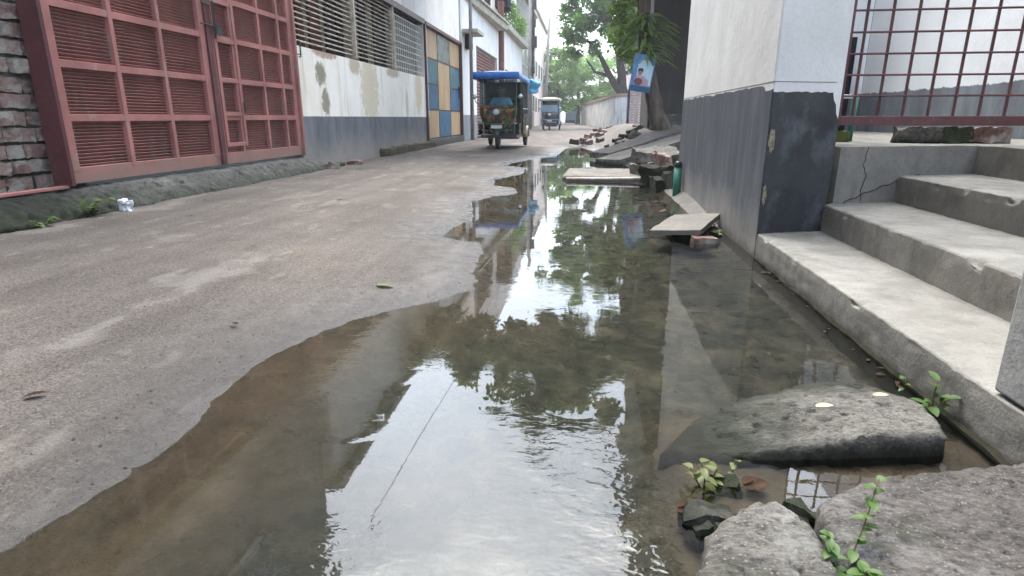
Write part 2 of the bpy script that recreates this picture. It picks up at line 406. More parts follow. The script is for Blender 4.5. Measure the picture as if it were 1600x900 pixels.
M['brickred'] = simple('brick_clay', (0.21, 0.115, 0.088, 1), (0.12, 0.075, 0.06, 1), 9, 0.9, 0.2, bump=0.9, bscale=70, bdist=0.006, stain=((0.34, 0.31, 0.27, 1), 6, 0.5, 0.64, None))
M['mortar'] = simple('mortar', (0.25, 0.24, 0.21, 1), (0.11, 0.105, 0.09, 1), 8, 0.95, 0.2, bump=0.9, bscale=60, bdist=0.01, moss=(MOSS, 0.3, 0.8))
M['gate'] = simple('gate_red_paint', (0.40, 0.172, 0.150, 1), (0.28, 0.115, 0.100, 1), 2.2, 0.65, 0.25, bump=0.25, bscale=90, bdist=0.002, stain=((0.30, 0.20, 0.165, 1), 5, 0.56, 0.70, (2, 2, .5)), moss=((0.22, 0.145, 0.115, 1), 0.0, 0.22))
M['gateback'] = simple('gate_sheet', (0.095, 0.042, 0.038, 1), (0.06, 0.027, 0.025, 1), 3, 0.7, 0.2, bump=0)
M['red'] = simple('oxide_red_steel', (0.11, 0.032, 0.033, 1), (0.07, 0.023, 0.024, 1), 6, 0.5, 0.4, bump=0.2, bscale=90, bdist=0.002, stain=((0.12, 0.06, 0.035, 1), 25, 0.6, 0.7, None))
M['steel'] = simple('dark_steel', (0.06, 0.055, 0.055, 1), (0.03, 0.028, 0.028, 1), 20, 0.5, 0.4, 0.5, bump=0.1)
M['wall_l'] = plaster('old_white_plaster', (0.88, 0.84, 0.77, 1), (0.76, 0.70, 0.60, 1), (0.80, (0.135, 0.14, 0.155, 1), 0.015), 0.55, (0.40, 0.33, 0.20, 1), ((0.27, 0.245, 0.205, 1), 0.15, 0.55), [(0.80, 1.40, 0.20, 0.20, (0.17, 0.15, 0.085, 1)), (0.92, 1.0, 0.17, 0.22, (0.19, 0.17, 0.10, 1)), (2.9, 1.25, 0.55, 0.75, (0.60, 0.52, 0.36, 1)), (6.2, 1.4, 0.35, 0.6, (0.58, 0.48, 0.33, 1)), (1.0, 1.70, 0.5, 0.08, (0.35, 0.22, 0.14, 1)), (2.2, 1.62, 0.3, 0.16, (0.46, 0.36, 0.25, 1)), (4.3, 1.66, 0.5, 0.12, (0.44, 0.34, 0.24, 1)), (5.2, 1.0, 0.12, 0.5, (0.55, 0.48, 0.36, 1))])
M['wall_w'] = plaster('white_plaster', (0.74, 0.74, 0.73, 1), (0.62, 0.61, 0.59, 1), (0.87, (0.22, 0.23, 0.24, 1), 0.02), 0.25)
M['wall_p'] = plaster('pillar_white_paint', (0.64, 0.625, 0.60, 1), (0.52, 0.505, 0.485, 1), None, 0.22, (0.42, 0.41, 0.38, 1))
M['wall_c'] = plaster('court_white_paint', (0.86, 0.87, 0.88, 1), (0.78, 0.79, 0.80, 1), (0.56, (0.17, 0.185, 0.205, 1), 0.10), 0.12)
M['wall_g'] = plaster('grey_plaster', (0.30, 0.29, 0.27, 1), (0.20, 0.19, 0.17, 1), None, 0.5, (0.12, 0.11, 0.09, 1))
M['wall_far'] = plaster('far_white', (0.78, 0.76, 0.74, 1), (0.66, 0.64, 0.62, 1), None, 0.2)
M['wall_pink'] = plaster('far_pink', (0.80, 0.66, 0.60, 1), (0.70, 0.57, 0.52, 1), None, 0.2)
M['wall_dark'] = plaster('dark_plaster', (0.062, 0.056, 0.053, 1), (0.035, 0.032, 0.030, 1), None, 0.5, (0.10, 0.09, 0.075, 1))  # dark wall tone with paler streaks
M['lowwall'] = plaster('stained_white_wall', (0.66, 0.66, 0.64, 1), (0.40, 0.39, 0.36, 1), None, 1.0, (0.12, 0.11, 0.095, 1))
def dado_mat(name, a, b, light):
    t = NT(name)
    c = t.ramp(t.noise(2.0, 6, 0.65, stretch=(2, 2, 0.8)), [(0.3, a), (0.7, b)])
    c = t.mix(t.ramp(t.noise(5, 6, 0.7, stretch=(2.2, 2.2, 0.30)), [(0.46, 0.0), (0.75, 0.65)]), c, light)
    zz = t.math('ADD', t.sep()[2], t.math('MULTIPLY', t.math('SUBTRACT', t.noise(3, 5, 0.7), 0.5), 0.5))
    c = t.mix(t.maprange(zz, 0.0, 0.34, 0.8, 0.0), c, (0.27, 0.245, 0.215, 1))
    c = t.mix(t.maprange(t.math('ADD', t.sep()[2], t.math('MULTIPLY', t.noise(12, 4), 0.12)), 0.07, 0.13, 0.9, 0.0), c, (0.06, 0.052, 0.042, 1))
    f = t.noise(60, 5, 0.7)
    return t.bsdf(c, 0.7, 0.35, 0.0, t.bump(f, 0.5, 0.004))
M['dado_side'] = dado_mat('faded_grey_dado', (0.028, 0.033, 0.042, 1), (0.056, 0.064, 0.077, 1), (0.125, 0.132, 0.145, 1))
M['dado_front'] = simple('black_dado', (0.011, 0.012, 0.014, 1), (0.034, 0.036, 0.040, 1), 3.5, 0.5, 0.4, bump=0.5, bscale=50, bdist=0.004, stain=((0.085, 0.09, 0.10, 1), 6, 0.5, 0.72, (1, 1, .6)))
M['chip'] = simple('exposed_plaster', (0.36, 0.31, 0.22, 1), (0.10, 0.085, 0.06, 1), 30, 0.95, 0.1, bump=0.9, bscale=80, bdist=0.01)
M['crack'] = simple('dark_gap', (0.02, 0.018, 0.015, 1), None, 20, 1.0, 0.0, bump=0)
M['louvre'] = simple('cream_louvre', (0.60, 0.54, 0.43, 1), (0.40, 0.33, 0.25, 1), 7, 0.7, 0.3, bump=0.2, stain=((0.20, 0.10, 0.055, 1), 5, 0.50, 0.66, None))
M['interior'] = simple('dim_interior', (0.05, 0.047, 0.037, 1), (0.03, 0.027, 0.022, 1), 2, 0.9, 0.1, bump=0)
M['curtain_dark'] = simple('dark_curtain', (0.025, 0.024, 0.035, 1), (0.012, 0.012, 0.016, 1), 3, 0.9, 0.1, bump=0)
M['curtain_red'] = simple('maroon_board', (0.09, 0.035, 0.03, 1), None, 3, 0.8, 0.1, bump=0)
M['olive'] = simple('olive_board', (0.21, 0.20, 0.145, 1), None, 2, 0.8, 0.2, bump=0)
M['mesh_w'] = simple('white_mesh', (0.62, 0.60, 0.56, 1), None, 9, 0.6, 0.3, bump=0)
M['ply'] = simple('tan_plywood', (0.47, 0.32, 0.17, 1), (0.36, 0.23, 0.115, 1), 2.5, 0.65, 0.3, bump=0.2, stretch=(1, 1, .3))
M['bluepane'] = simple('blue_painted_panel', (0.045, 0.13, 0.22, 1), (0.03, 0.085, 0.15, 1), 3, 0.6, 0.15, bump=0)
M['teal'] = simple('teal_panel', (0.075, 0.17, 0.20, 1), (0.05, 0.11, 0.13, 1), 3, 0.6, 0.15, bump=0)
M['greyglass'] = simple('grey_glass_panel', (0.17, 0.19, 0.165, 1), (0.10, 0.115, 0.10, 1), 3, 0.25, 0.5, bump=0)
M['shutter'] = simple('brown_red_shutter', (0.20, 0.085, 0.065, 1), (0.13, 0.055, 0.045, 1), 4, 0.6, 0.3, bump=0.2)
M['cornice'] = simple('cornice_plaster', (0.50, 0.47, 0.40, 1), (0.30, 0.28, 0.22, 1), 4, 0.85, 0.2, bump=0.4, stretch=(1, 1, 1))
M['bark'] = simple('grey_brown_bark', (0.16, 0.125, 0.10, 1), (0.07, 0.055, 0.045, 1), 5, 0.95, 0.1, bump=1.0, bscale=18, bdist=0.03, stretch=(2, 2, .4))
M['barkdark'] = simple('dark_bark', (0.085, 0.07, 0.06, 1), (0.04, 0.033, 0.03, 1), 5, 0.95, 0.1, bump=0.9, bscale=18, bdist=0.03, stretch=(2, 2, .4))
M['leaf_a'] = leaf_mat('street_tree_leaves', (0.07, 0.13, 0.035, 1), (0.12, 0.21, 0.055, 1), (0.22, 0.33, 0.08, 1))
M['leaf_b'] = leaf_mat('far_tree_leaves', (0.10, 0.18, 0.05, 1), (0.16, 0.26, 0.08, 1), (0.24, 0.36, 0.12, 1))
M['leaf_c'] = leaf_mat('canopy_leaves', (0.045, 0.085, 0.026, 1), (0.08, 0.14, 0.04, 1), (0.14, 0.22, 0.05, 1))
M['leaf_w'] = leaf_mat('weed_leaves', (0.050, 0.095, 0.022, 1), (0.085, 0.15, 0.035, 1), (0.15, 0.21, 0.07, 1))
M['leaf_h'] = leaf_mat('yellow_green_leaves', (0.10, 0.17, 0.035, 1), (0.17, 0.26, 0.055, 1), (0.29, 0.38, 0.10, 1))  # own bright yellow green of the fern and low foliage
M['leaf_o'] = leaf_mat('olive_weed_leaves', (0.085, 0.10, 0.03, 1), (0.15, 0.17, 0.055, 1), (0.26, 0.28, 0.11, 1))
M['leaf_dry'] = simple('dry_leaf', (0.055, 0.030, 0.018, 1), (0.026, 0.015, 0.010, 1), 30, 0.9, 0.1, bump=0.3)
M['leaf_yel'] = simple('yellow_leaf', (0.50, 0.46, 0.26, 1), (0.36, 0.32, 0.16, 1), 30, 0.6, 0.3, bump=0.2)
M['bag'] = simple('white_plastic', (0.75, 0.76, 0.78, 1), (0.5, 0.5, 0.52, 1), 18, 0.4, 0.5, bump=0.3)
M['greenpvc'] = simple('green_pvc', (0.02, 0.17, 0.115, 1), (0.012, 0.11, 0.075, 1), 9, 0.45, 0.5, bump=0.1)
M['greypvc'] = simple('grey_pvc', (0.34, 0.36, 0.39, 1), (0.24, 0.26, 0.28, 1), 9, 0.5, 0.4, bump=0.1)
M['palewood'] = simple('pale_bamboo', (0.56, 0.49, 0.45, 1), (0.38, 0.32, 0.28, 1), 12, 0.6, 0.3, bump=0.2)
M['bluetarp'] = simple('blue_tarpaulin', (0.030, 0.17, 0.56, 1), (0.02, 0.11, 0.40, 1), 6, 0.45, 0.4, bump=0.5, bscale=14, bdist=0.02)
M['cyantarp'] = simple('cyan_tarpaulin', (0.02, 0.42, 0.72, 1), (0.015, 0.30, 0.58, 1), 6, 0.45, 0.4, bump=0.4, bscale=14, bdist=0.02)
M['whitetarp'] = simple('cream_canopy', (0.62, 0.58, 0.46, 1), (0.48, 0.45, 0.36, 1), 6, 0.5, 0.4, bump=0.4, bscale=14, bdist=0.02)
M['rubber'] = simple('tyre_rubber', (0.022, 0.021, 0.02, 1), (0.05, 0.045, 0.04, 1), 12, 0.85, 0.2, bump=0.3)
M['blackpaint'] = simple('black_paint', (0.018, 0.018, 0.02, 1), (0.03, 0.03, 0.03, 1), 9, 0.35, 0.5, bump=0)
M['greenpaint'] = simple('dark_green_paint', (0.02, 0.085, 0.045, 1), (0.014, 0.05, 0.03, 1), 9, 0.35, 0.5, bump=0)
M['creampaint'] = simple('cream_paint', (0.50, 0.46, 0.30, 1), (0.32, 0.28, 0.16, 1), 9, 0.4, 0.4, bump=0)
M['whitepaint'] = simple('white_plate', (0.8, 0.8, 0.8, 1), (0.7, 0.7, 0.7, 1), 9, 0.4, 0.4, bump=0)
M['chrome'] = simple('chrome', (0.6, 0.6, 0.6, 1), (0.4, 0.4, 0.4, 1), 9, 0.22, 0.5, 0.9, bump=0)
M['lens'] = simple('lamp_lens', (0.55, 0.58, 0.55, 1), (0.4, 0.42, 0.4, 1), 9, 0.12, 0.6, bump=0)
M['orange'] = simple('orange_lens', (0.5, 0.16, 0.02, 1), None, 9, 0.2, 0.5, bump=0)
M['seat'] = simple('maroon_vinyl', (0.12, 0.03, 0.03, 1), None, 9, 0.5, 0.4, bump=0)
M['floral'] = pattern_mat('painted_floral_panel', [(0.16, 0.055, 0.022, 1), (0.016, 0.035, 0.016, 1), (0.02, 0.02, 0.016, 1), (0.26, 0.17, 0.03, 1), (0.02, 0.018, 0.016, 1), (0.17, 0.035, 0.02, 1), (0.02, 0.12, 0.05, 1), (0.02, 0.022, 0.02, 1)], 17, 0.6)
M['floral_b'] = pattern_mat('painted_side_panel', [(0.012, 0.045, 0.02, 1), (0.04, 0.022, 0.014, 1), (0.012, 0.013, 0.014, 1), (0.13, 0.11, 0.05, 1), (0.03, 0.012, 0.012, 1), (0.012, 0.012, 0.014, 1)], 11, 0.75)
M['ltblue'] = simple('light_blue_panel', (0.30, 0.45, 0.55, 1), (0.22, 0.34, 0.43, 1), 5, 0.35, 0.5, bump=0)
M['glass'] = glass_mat('windscreen_glass', (0.62, 0.78, 0.84, 1), 0.015)
M['skin'] = simple('brown_skin', (0.28, 0.15, 0.10, 1), (0.23, 0.12, 0.08, 1), 9, 0.55, 0.4, bump=0)
M['hair'] = simple('black_hair', (0.012, 0.011, 0.010, 1), None, 40, 0.5, 0.4, bump=0.3)
M['shirt'] = simple('light_blue_shirt', (0.34, 0.54, 0.66, 1), (0.26, 0.44, 0.56, 1), 9, 0.85, 0.2, bump=0.2)
M['trouser'] = simple('dark_trousers', (0.03, 0.032, 0.045, 1), None, 9, 0.9, 0.2, bump=0.2)
M['eye'] = simple('dark_eye', (0.01, 0.009, 0.008, 1), None, 9, 0.3, 0.5, bump=0)
M['p_blue'] = simple('poster_blue', (0.05, 0.15, 0.36, 1), (0.13, 0.30, 0.50, 1), 5, 0.5, 0.4, bump=0)
M['p_sky'] = simple('poster_pale_blue', (0.40, 0.58, 0.72, 1), (0.55, 0.68, 0.76, 1), 5, 0.5, 0.4, bump=0)
M['p_pink'] = simple('poster_pink', (0.55, 0.36, 0.42, 1), None, 9, 0.5, 0.4, bump=0)
M['p_maroon'] = simple('poster_maroon', (0.18, 0.07, 0.08, 1), None, 9, 0.5, 0.4, bump=0)
M['p_skin'] = simple('poster_skin', (0.40, 0.23, 0.17, 1), None, 9, 0.5, 0.4, bump=0)
M['p_hair'] = simple('poster_hair', (0.02, 0.02, 0.03, 1), None, 9, 0.5, 0.4, bump=0)
M['cable'] = simple('black_cable', (0.02, 0.02, 0.022, 1), None, 9, 0.6, 0.3, bump=0)
M['cpole'] = simple('concrete_pole', (0.33, 0.31, 0.29, 1), (0.24, 0.22, 0.21, 1), 4, 0.85, 0.2, bump=0.2)
M['bluegrey'] = simple('blue_grey_gate', (0.10, 0.14, 0.16, 1), (0.07, 0.10, 0.12, 1), 4, 0.5, 0.3, bump=0)
M['branchdead'] = simple('fern_stem', (0.10, 0.08, 0.03, 1), None, 9, 0.8, 0.2, bump=0)

# ------------------------------------------------------------------ ground sheet with the puddle's hollow
PUD = [(-1.10,-1.5),(-1.08,0.3),(-1.06,0.81),(-1.04,0.88),(-1.02,0.96),(-1.0,1.07),(-0.99,1.17),(-1.0,1.32),(-1.02,1.47),(-1.03,1.54),(-1.05,1.7),(-1.03,1.84),(-0.97,2.01),(-0.89,2.19),(-0.77,2.32),(-0.6,2.49),(-0.5,2.66),(-0.5,2.8),(-0.54,2.95),(-0.58,3.45),(-0.67,3.79),(-0.78,3.78),(-0.95,3.94),(-0.92,4.29),(-0.89,4.52),(-0.88,4.8),(-0.97,5.26),(-1.07,5.64),(-0.89,6.09),(-0.74,6.22),(-0.69,6.45),(-0.82,6.93),(-1.07,7.17),(-1.14,7.79),(-0.98,8.25),(-0.87,8.76),(-0.93,9.8),(-1.26,10.16),(-1.28,10.75),(-1.01,11.63),(-0.87,12.22),(-0.58,12.88),(-0.52,14.91),(-0.5,16.2),(-0.1,16.7),(0.18,14.99),(0.22,12.55),(0.45,11.2),(1.3,10.4),(1.5,-1.5)]
def psdf(px, py, poly):
    """signed distance to a polygon, positive outside"""
    P = np.array(poly); Q = np.roll(P, -1, 0)
    d = np.full(px.shape, 1e9); ins = np.zeros(px.shape, bool)
    for (ax, ay), (bx, by) in zip(P, Q):
        ex, ey = bx - ax, by - ay
        t = np.clip(((px - ax) * ex + (py - ay) * ey) / (ex * ex + ey * ey), 0, 1)
        d = np.minimum(d, np.hypot(px - ax - t * ex, py - ay - t * ey))
        c = (ay > py) != (by > py)
        with np.errstate(divide='ignore', invalid='ignore'):
            xi = ax + (py - ay) * ex / (ey if ey else 1e-12)
        ins ^= c & (px < xi)
    return np.where(ins, -d, d)
def smooth01(v): v = np.clip(v, 0, 1); return v * v * (3 - 2 * v)

xs = list(np.arange(-4.2, 1.35, 0.026)); s_ = 0.03
while xs[-1] < 300: s_ *= 1.22; xs.append(xs[-1] + s_)
s_ = 0.03
while xs[0] > -300: s_ *= 1.22; xs.insert(0, xs[0] - s_)
ys = [-0.2]
while ys[-1] < 30: ys.append(ys[-1] + max(0.018, 0.0105 * (ys[-1] + 0.4)))
while ys[-1] < 900: ys.append(ys[-1] * 1.12)
s_ = 0.05
while ys[0] > -200: s_ *= 1.4; ys.insert(0, ys[0] - s_)
X, Y = np.meshgrid(np.array(xs), np.array(ys)); Xf, Yf = X.ravel(), Y.ravel()
SD = psdf(Xf, Yf, PUD)
NZ = np.array([fbm(Vector((x * 1.7, y * 1.7, 0)), 5) if (-6 < x < 4 and -1 < y < 40) else 0.0 for x, y in zip(Xf, Yf)])
NF = np.array([fbm(Vector((x * 17, y * 17, 4)), 3) if (-4.2 < x < 1.4 and 0.3 < y < 9) else 0.0 for x, y in zip(Xf, Yf)])
Z = np.where(SD > 0, 0.095 * (1 - np.exp(-np.maximum(SD, 0) / 1.5)), -0.11 * (1 - np.exp(np.minimum(SD, 0) / 0.40)))
Z = Z + NZ * (0.006 + 0.010 * smooth01(np.abs(SD) / 0.5)) + NF * 0.0060
# ground climbs to the pavement on the right beyond the drain
Z = Z + 0.46 * smooth01((Xf - 0.35) / 1.2) * smooth01((Yf - 11.6) / 2.4) * smooth01((40 - Yf) / 16)
Z = np.where(Xf < -3.75, np.minimum(Z, 0.06), Z)
Z = np.where((SD < 0) & (Yf < 2.2) & (Xf > 0.0), np.maximum(Z, -0.10 + 0.078 * smooth01((Xf - 0.08) / 0.25) * smooth01((1.75 - Yf) / 0.25) + NF * 0.02), Z)
nx, ny = len(xs), len(ys)
idx = np.arange(nx * ny).reshape(ny, nx)
F = np.stack([idx[:-1, :-1].ravel(), idx[:-1, 1:].ravel(), idx[1:, 1:].ravel(), idx[1:, :-1].ravel()], 1)
me = bpy.data.meshes.new('ground'); me.from_pydata(np.stack([Xf, Yf, Z], 1).tolist(), [], F.tolist())
me.polygons.foreach_set('use_smooth', [True] * len(F)); me.materials.append(M['ground']); me.update()
ground = bpy.data.objects.new('ground', me); col.objects.link(ground); tag(ground, kind='structure')

w = MB(); w.add([(-1.9, -1.4, 0), (1.005, -1.4, 0), (1.005, 17.5, 0), (-1.9, 17.5, 0)], [(0, 1, 2, 3)])
tag(w.build('water', M['water']), kind='structure')

# concrete apron at the foot of the gate
ap = MB(); prof = [(-3.60, 0.03), (-3.63, 0.09), (-3.70, 0.16), (-3.80, 0.235), (-3.92, 0.262), (-4.3, 0.262)]
yy = np.linspace(1.2, 8.9, 420)
PX = np.interp(np.linspace(0, 5, 26), range(6), [p[0] for p in prof]); PZ = np.interp(np.linspace(0, 5, 26), range(6), [p[1] for p in prof])
V = []
for y in yy:
    e = max(0.0, min(1.0, (8.9 - y) / 0.9)) ** 0.7
    steep = 0.05 * (1 - float(smooth01(np.array((y - 3.9) / 0.8)))) # near vertical face below the brick wall
    for i in range(26):
        x, z = float(PX[i]), float(PZ[i]); q = Vector((x, y, z)); f = i / 25
        k = fbm(q * 5, 3); k2 = fbm(q * 22 + Vector((3, 0, 1)), 4); k3 = max(0.0, fbm(q * 11 + Vector((0, 6, 2)), 3) - 0.15)
        edge = 1.0 if f < .8 else 0.25
        V.append((x + edge * (0.06 * k + 0.022 * k2 - 0.12 * k3) + steep * 0.6 * math.sin(math.pi * min(1, f * 1.4)), y, 0.03 + (z - 0.03) * e + edge * (0.018 * k2 - 0.05 * k3)))
n = 26
ap.add(V, [(a * n + b, a * n + b + 1, (a + 1) * n + b + 1, (a + 1) * n + b) for a in range(len(yy) - 1) for b in range(n - 1)])
tag(ap.build('kerb', M['apron'], smooth=True), kind='structure')

# ------------------------------------------------------------------ left side: brick wall, gate, buildings
bw = thing('brick_wall', 'rough old brick wall with thick mortar at the left of the red gate', 'wall', (-4.06, 3.0, 0.25))
m = MB(); m.box(-0.40, -0.022, -3.5, 1.50, 0.0, 2.75); m.build('mortar_bed', M['mortar'], bw)
m = MB(); z = 0.02; row = 0
while z < 2.7:
    h = random.uniform(0.088, 0.102); y = -1.8 - random.uniform(0, 0.25)
    while y < 1.44:
        L = random.uniform(0.20, 0.27) if random.random() < 0.7 else random.uniform(0.10, 0.14)
        y1 = min(y + L, 1.49)
        if y1 - y > 0.05:
            o = random.gauss(0, 0.016); T = Matrix.Translation((o - 0.03, (y + y1) / 2, z + h / 2)) @ Matrix.Rotation(random.gauss(0, 0.045), 4, 'X') @ Matrix.Rotation(random.gauss(0, 0.05), 4, 'Z')
            m.box(-0.05, 0.05, -(y1 - y) / 2, (y1 - y) / 2, -h / 2 + 0.001, h / 2, 0, T)
        y = y1 + random.uniform(0.012, 0.035)
    z += h + random.uniform(0.014, 0.030); row += 1
bo = m.build('brickwork', M['brickwall'], bw); roughen(bo, 0.024, 0.017, 26)

rail = MB(); rail.box(-3.94, -3.88, 2.2, 4.14, 0.262, 0.285)
tag(rail.build('gate_track', M['gate'], bevel=0.004), 'thin rusty red gate track lying along the ledge under the brick wall', 'track')

gate = thing('metal_gate', 'red double leaf steel gate of louvred panels with a wicket door', 'gate', (-3.9, 4.16, 0.27))
def leaf(y0, y1, cols, rows, name, x=0.0, skip=None):
    """one gate leaf in the gate's own axes: stiles and rails in front, thin louvre blades between, a sheet behind"""
    fr = MB(); top = rows[-1]; w_ = 0.028
    lf = MB(); lf.box(x - 0.045, x - 0.040, y0 + 0.01, y1 - 0.01, rows[0], top)
    L = lf.build(name, M['gateback'], gate)
    for i, c in enumerate(cols):
        h = 0.05 if i in (0, len(cols) - 1) else 0.022
        fr.box(x - 0.03, x + 0.020 + 0.003 * (i % 2), c - h, c + h, rows[0], top)
    for i, r in enumerate(rows):
        if i == 0: fr.box(x - 0.028, x + 0.0175, y0, y1, 0.02, r + 0.03)
        else: fr.box(x - 0.028, x + 0.0175, y0, y1, r - w_, r + w_)
    fr.build('frame', M['gate'], L, bevel=0.003)
    for a, b in zip(cols[:-1], cols[1:]):
        for r0, r1 in zip(rows[:-1], rows[1:]):
            if b - a < 0.12: continue
            lv = MB(); k = 15
            for j in range(k):
                zc = r0 + (j + 0.5) * (r1 - r0) / k
                T = Matrix.Translation((x - 0.018, (a + b) / 2, zc)) @ Matrix.Rotation(R(-42), 4, 'Y')
                lv.box(-0.0122, 0.0122, -(b - a) / 2, (b - a) / 2, -0.0014, 0.0016, 0, T)
            lv.build('louvre_panel', M['gate'], L)
    return L
ROWS = [0.11, 0.51, 0.90, 1.32, 1.72, 2.12, 2.5]
leaf(0.02, 1.98, [0.06, 0.69, 1.28, 1.93], ROWS, 'gate_leaf')
RL = leaf(2.03, 3.88, [2.06, 2.45, 3.06, 3.53, 3.84], ROWS, 'gate_leaf')
wk = MB()
for (a, b) in ((2.10, 2.15), (2.47, 2.52)): wk.box(0.021, 0.034, a, b, 0.20, 1.70)
for r in (0.225, 0.55, 0.90, 1.30, 1.68): wk.box(0.0215, 0.031, 2.15, 2.47, r - 0.022, r + 0.022)
wd = wk.build('wicket_door', M['gate'], gate, bevel=0.003)
m = MB(); m.tube([(0.05, 2.50, 0.56), (0.05, 2.50, 0.68)], 0.010); m.build('handle', M['steel'], wd)
m = MB(); m.box(-0.10, 0.060, -0.035, 0.0, 0.01, 2.66); m.build('gate_post', M['red'], gate, bevel=0.004)  # near post in darker red: shade of its end face put into the colour
m = MB(); m.box(-0.10, 0.055, 3.895, 3.94, 0.01, 2.66); m.build('gate_post', M['gate'], gate, bevel=0.004)
m = MB(); m.box(-0.035, 0.045, 1.965, 2.045, 0.03, 2.64); m.build('meeting_stile', M['red'], gate, bevel=0.004)
m = MB(); m.tube([(0.06, 2.09, 1.30), (0.06, 2.09, 1.66)], 0.012); m.tube([(0.06, 1.86, 1.42), (0.06, 2.12, 1.42)], 0.008)
m.box(0.045, 0.075, 2.10, 2.20, 1.34, 1.44); m.tube([(0.06, 1.90, 1.62), (0.06, 2.11, 1.62)], 0.007); m.build('bolt', M['steel'], gate)
m = MB(); m.tube([(0.03, 4.02, 1.30), (0.06, 4.02, 1.30), (0.06, 4.02, 1.50), (0.03, 4.02, 1.50)], 0.010); m.tube([(0.0, 3.90, 1.33), (0.06, 4.02, 1.33)], 0.008); m.build('hinge', M['steel'], gate)

tb = thing('tall_building', 'tall grey plastered building rising over the red gate and brick wall', 'building', (-3.9, 2, 0))
m = MB(); m.box(-6.0, 0.01, -9.0, 5.75, 2.96, 10.5); m.build('wall', M['wall_g'], tb)
for y in (-3.6, -0.2, 3.2):
    for z in (4.2, 7.2):
        m = MB(); m.box(0.012, 0.05, y - 0.75, y + 0.75, z, z + 1.5); wf = m.build('window', M['wall_w'], tb)
        m = MB(); m.box(0.052, 0.06, y - 0.66, y + 0.66, z + 0.09, z + 1.41); m.build('pane', M['greyglass'], wf)

ws = thing('workshop_building', 'stained white workshop with grey dado, long louvred opening and ply panelled door', 'building', (-3.9, 8.1, 0))
WY = 8.1
def W(m, x0, x1, y0, y1, z0, z1, mi=0): return m.box(x0, x1, y0 - WY, y1 - WY, z0, z1, mi)
m = MB()
W(m, -0.28, 0, 8.105, 14.92, 0.0, 1.72); W(m, -0.28, 0.0, 8.105, 19.18, 2.98, 4.92)
W(m, -0.28, 0.0, 14.92, 15.22, 0.0, 2.98)
m.build('wall', M['wall_l'], ws)
m = MB(); W(m, -0.40, 0.05, 14.92, 19.42, 0.0, 0.24); m.build('door_step', M['apron'], ws)
m = MB(); W(m, -6.0, 0.16, 8.0, 19.3, 4.92, 5.06); m.build('roof', M['cornice'], ws)
m = MB(); W(m, -0.3, 0.03, 8.1, 15.0, 2.92, 3.03); m.build('beam', M['red'], ws)
m = MB(); W(m, -0.08, 0.05, 14.935, 15.0, 0.02, 2.93); m.build('post', M['red'], ws, bevel=0.004)
m = MB(); W(m, -0.1, 0.045, 15.02, 19.40, 2.925, 3.0); W(m, -0.08, 0.04, 19.33, 19.4, 0.25, 2.92); m.build('door_frame', M['red'], ws)
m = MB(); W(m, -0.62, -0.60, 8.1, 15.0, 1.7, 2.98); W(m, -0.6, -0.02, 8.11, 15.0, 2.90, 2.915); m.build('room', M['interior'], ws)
for (a, b, k) in ((8.75, 8.95, 'curtain_red'), (9.15, 9.55, 'curtain_red'), (9.75, 10.05, 'curtain_dark'), (10.2, 10.45, 'curtain_dark'), (11.25, 11.6, 'curtain_dark'), (12.0, 12.5, 'interior')):
    m = MB(); W(m, -0.24, -0.22, a, b, 1.72, 2.91); m.build('curtain', M[k], ws)
for (a, b) in ((8.2, 8.72), (8.97, 9.13), (9.57, 9.73), (10.55, 11.2), (11.65, 12.4)):
    m = MB(); W(m, -0.26, -0.245, a, b, 1.72, 2.91); m.build('board', M['olive'], ws)
lw = MB()
zc = 1.80
while zc < 2.9:
    T = Matrix.Translation((-0.05, (8.12 + 12.6) / 2 - WY, zc)) @ Matrix.Rotation(R(-12), 4, 'Y')
    lw.box(-0.012, 0.012, -(12.6 - 8.12) / 2, (12.6 - 8.12) / 2, -0.0075, 0.0075, 0, T); zc += 0.072
lo = lw.build('louvre_window', M['louvre'], ws)
for y in (8.14, 10.42, 12.58):
    m = MB(); W(m, -0.09, 0.012, y - 0.03, y + 0.03, 1.75, 2.92); m.build('mullion', M['louvre'], lo)
mw = MB()
for k in range(15): W(mw, -0.05, -0.044, 12.68 + k * 0.152, 12.704 + k * 0.152, 1.745, 2.80)
for k in range(9): W(mw, -0.0435, -0.037, 12.66, 14.85, 1.80 + k * 0.125, 1.820 + k * 0.125)
mo = mw.build('mesh_window', M['mesh_w'], ws)
m = MB(); W(m, -0.20, -0.185, 12.62, 14.92, 1.72, 2.91); m.build('board', M['olive'], mo)
door = MB(); W(door, -0.09, -0.07, 15.03, 19.32, 0.26, 2.92); dr = door.build('door', M['red'], ws)
Ys = [15.03, 16.46, 17.92, 19.31]; Zs = [0.26, 0.97, 1.60, 2.22, 2.91]
pan = [['ply', 'bluepane', 'ply'], ['bluepane', 'ply', 'bluepane'], ['teal', 'ply', 'teal'], ['ply', 'greyglass', 'ply']]
for r in range(4):
    for c in range(3):
        m = MB(); W(m, -0.069, -0.045, Ys[c] + 0.035, Ys[c + 1] - 0.035, Zs[r] + (0.0 if (r == 2 and c == 1) else 0.02), Zs[r + 1] - (0.001 if (r == 1 and c == 1) else 0.02))
        m.build('panel', M[pan[r][c]], dr)
m = MB(); W(m, -0.04, -0.01, 19.1, 19.14, 1.35, 1.7); m.build('handle', M['steel'], dr)
kb = MB(); kb.prism([(-3.88, 11.3), (-3.70, 11.3), (-3.66, 14.8), (-3.88, 14.85)], 0.0, 0.21)
k_ = kb.build('mossy_ledge', simple('moss_on_brick', (0.055, 0.06, 0.03, 1), (0.12, 0.09, 0.06, 1), 6, 0.95, 0.1, bump=0.8, bscale=30, bdist=0.02)); roughen(k_, 0.07, 0.05, 5)
tag(k_, 'low moss covered masonry ledge at the foot of the workshop wall', 'ledge')
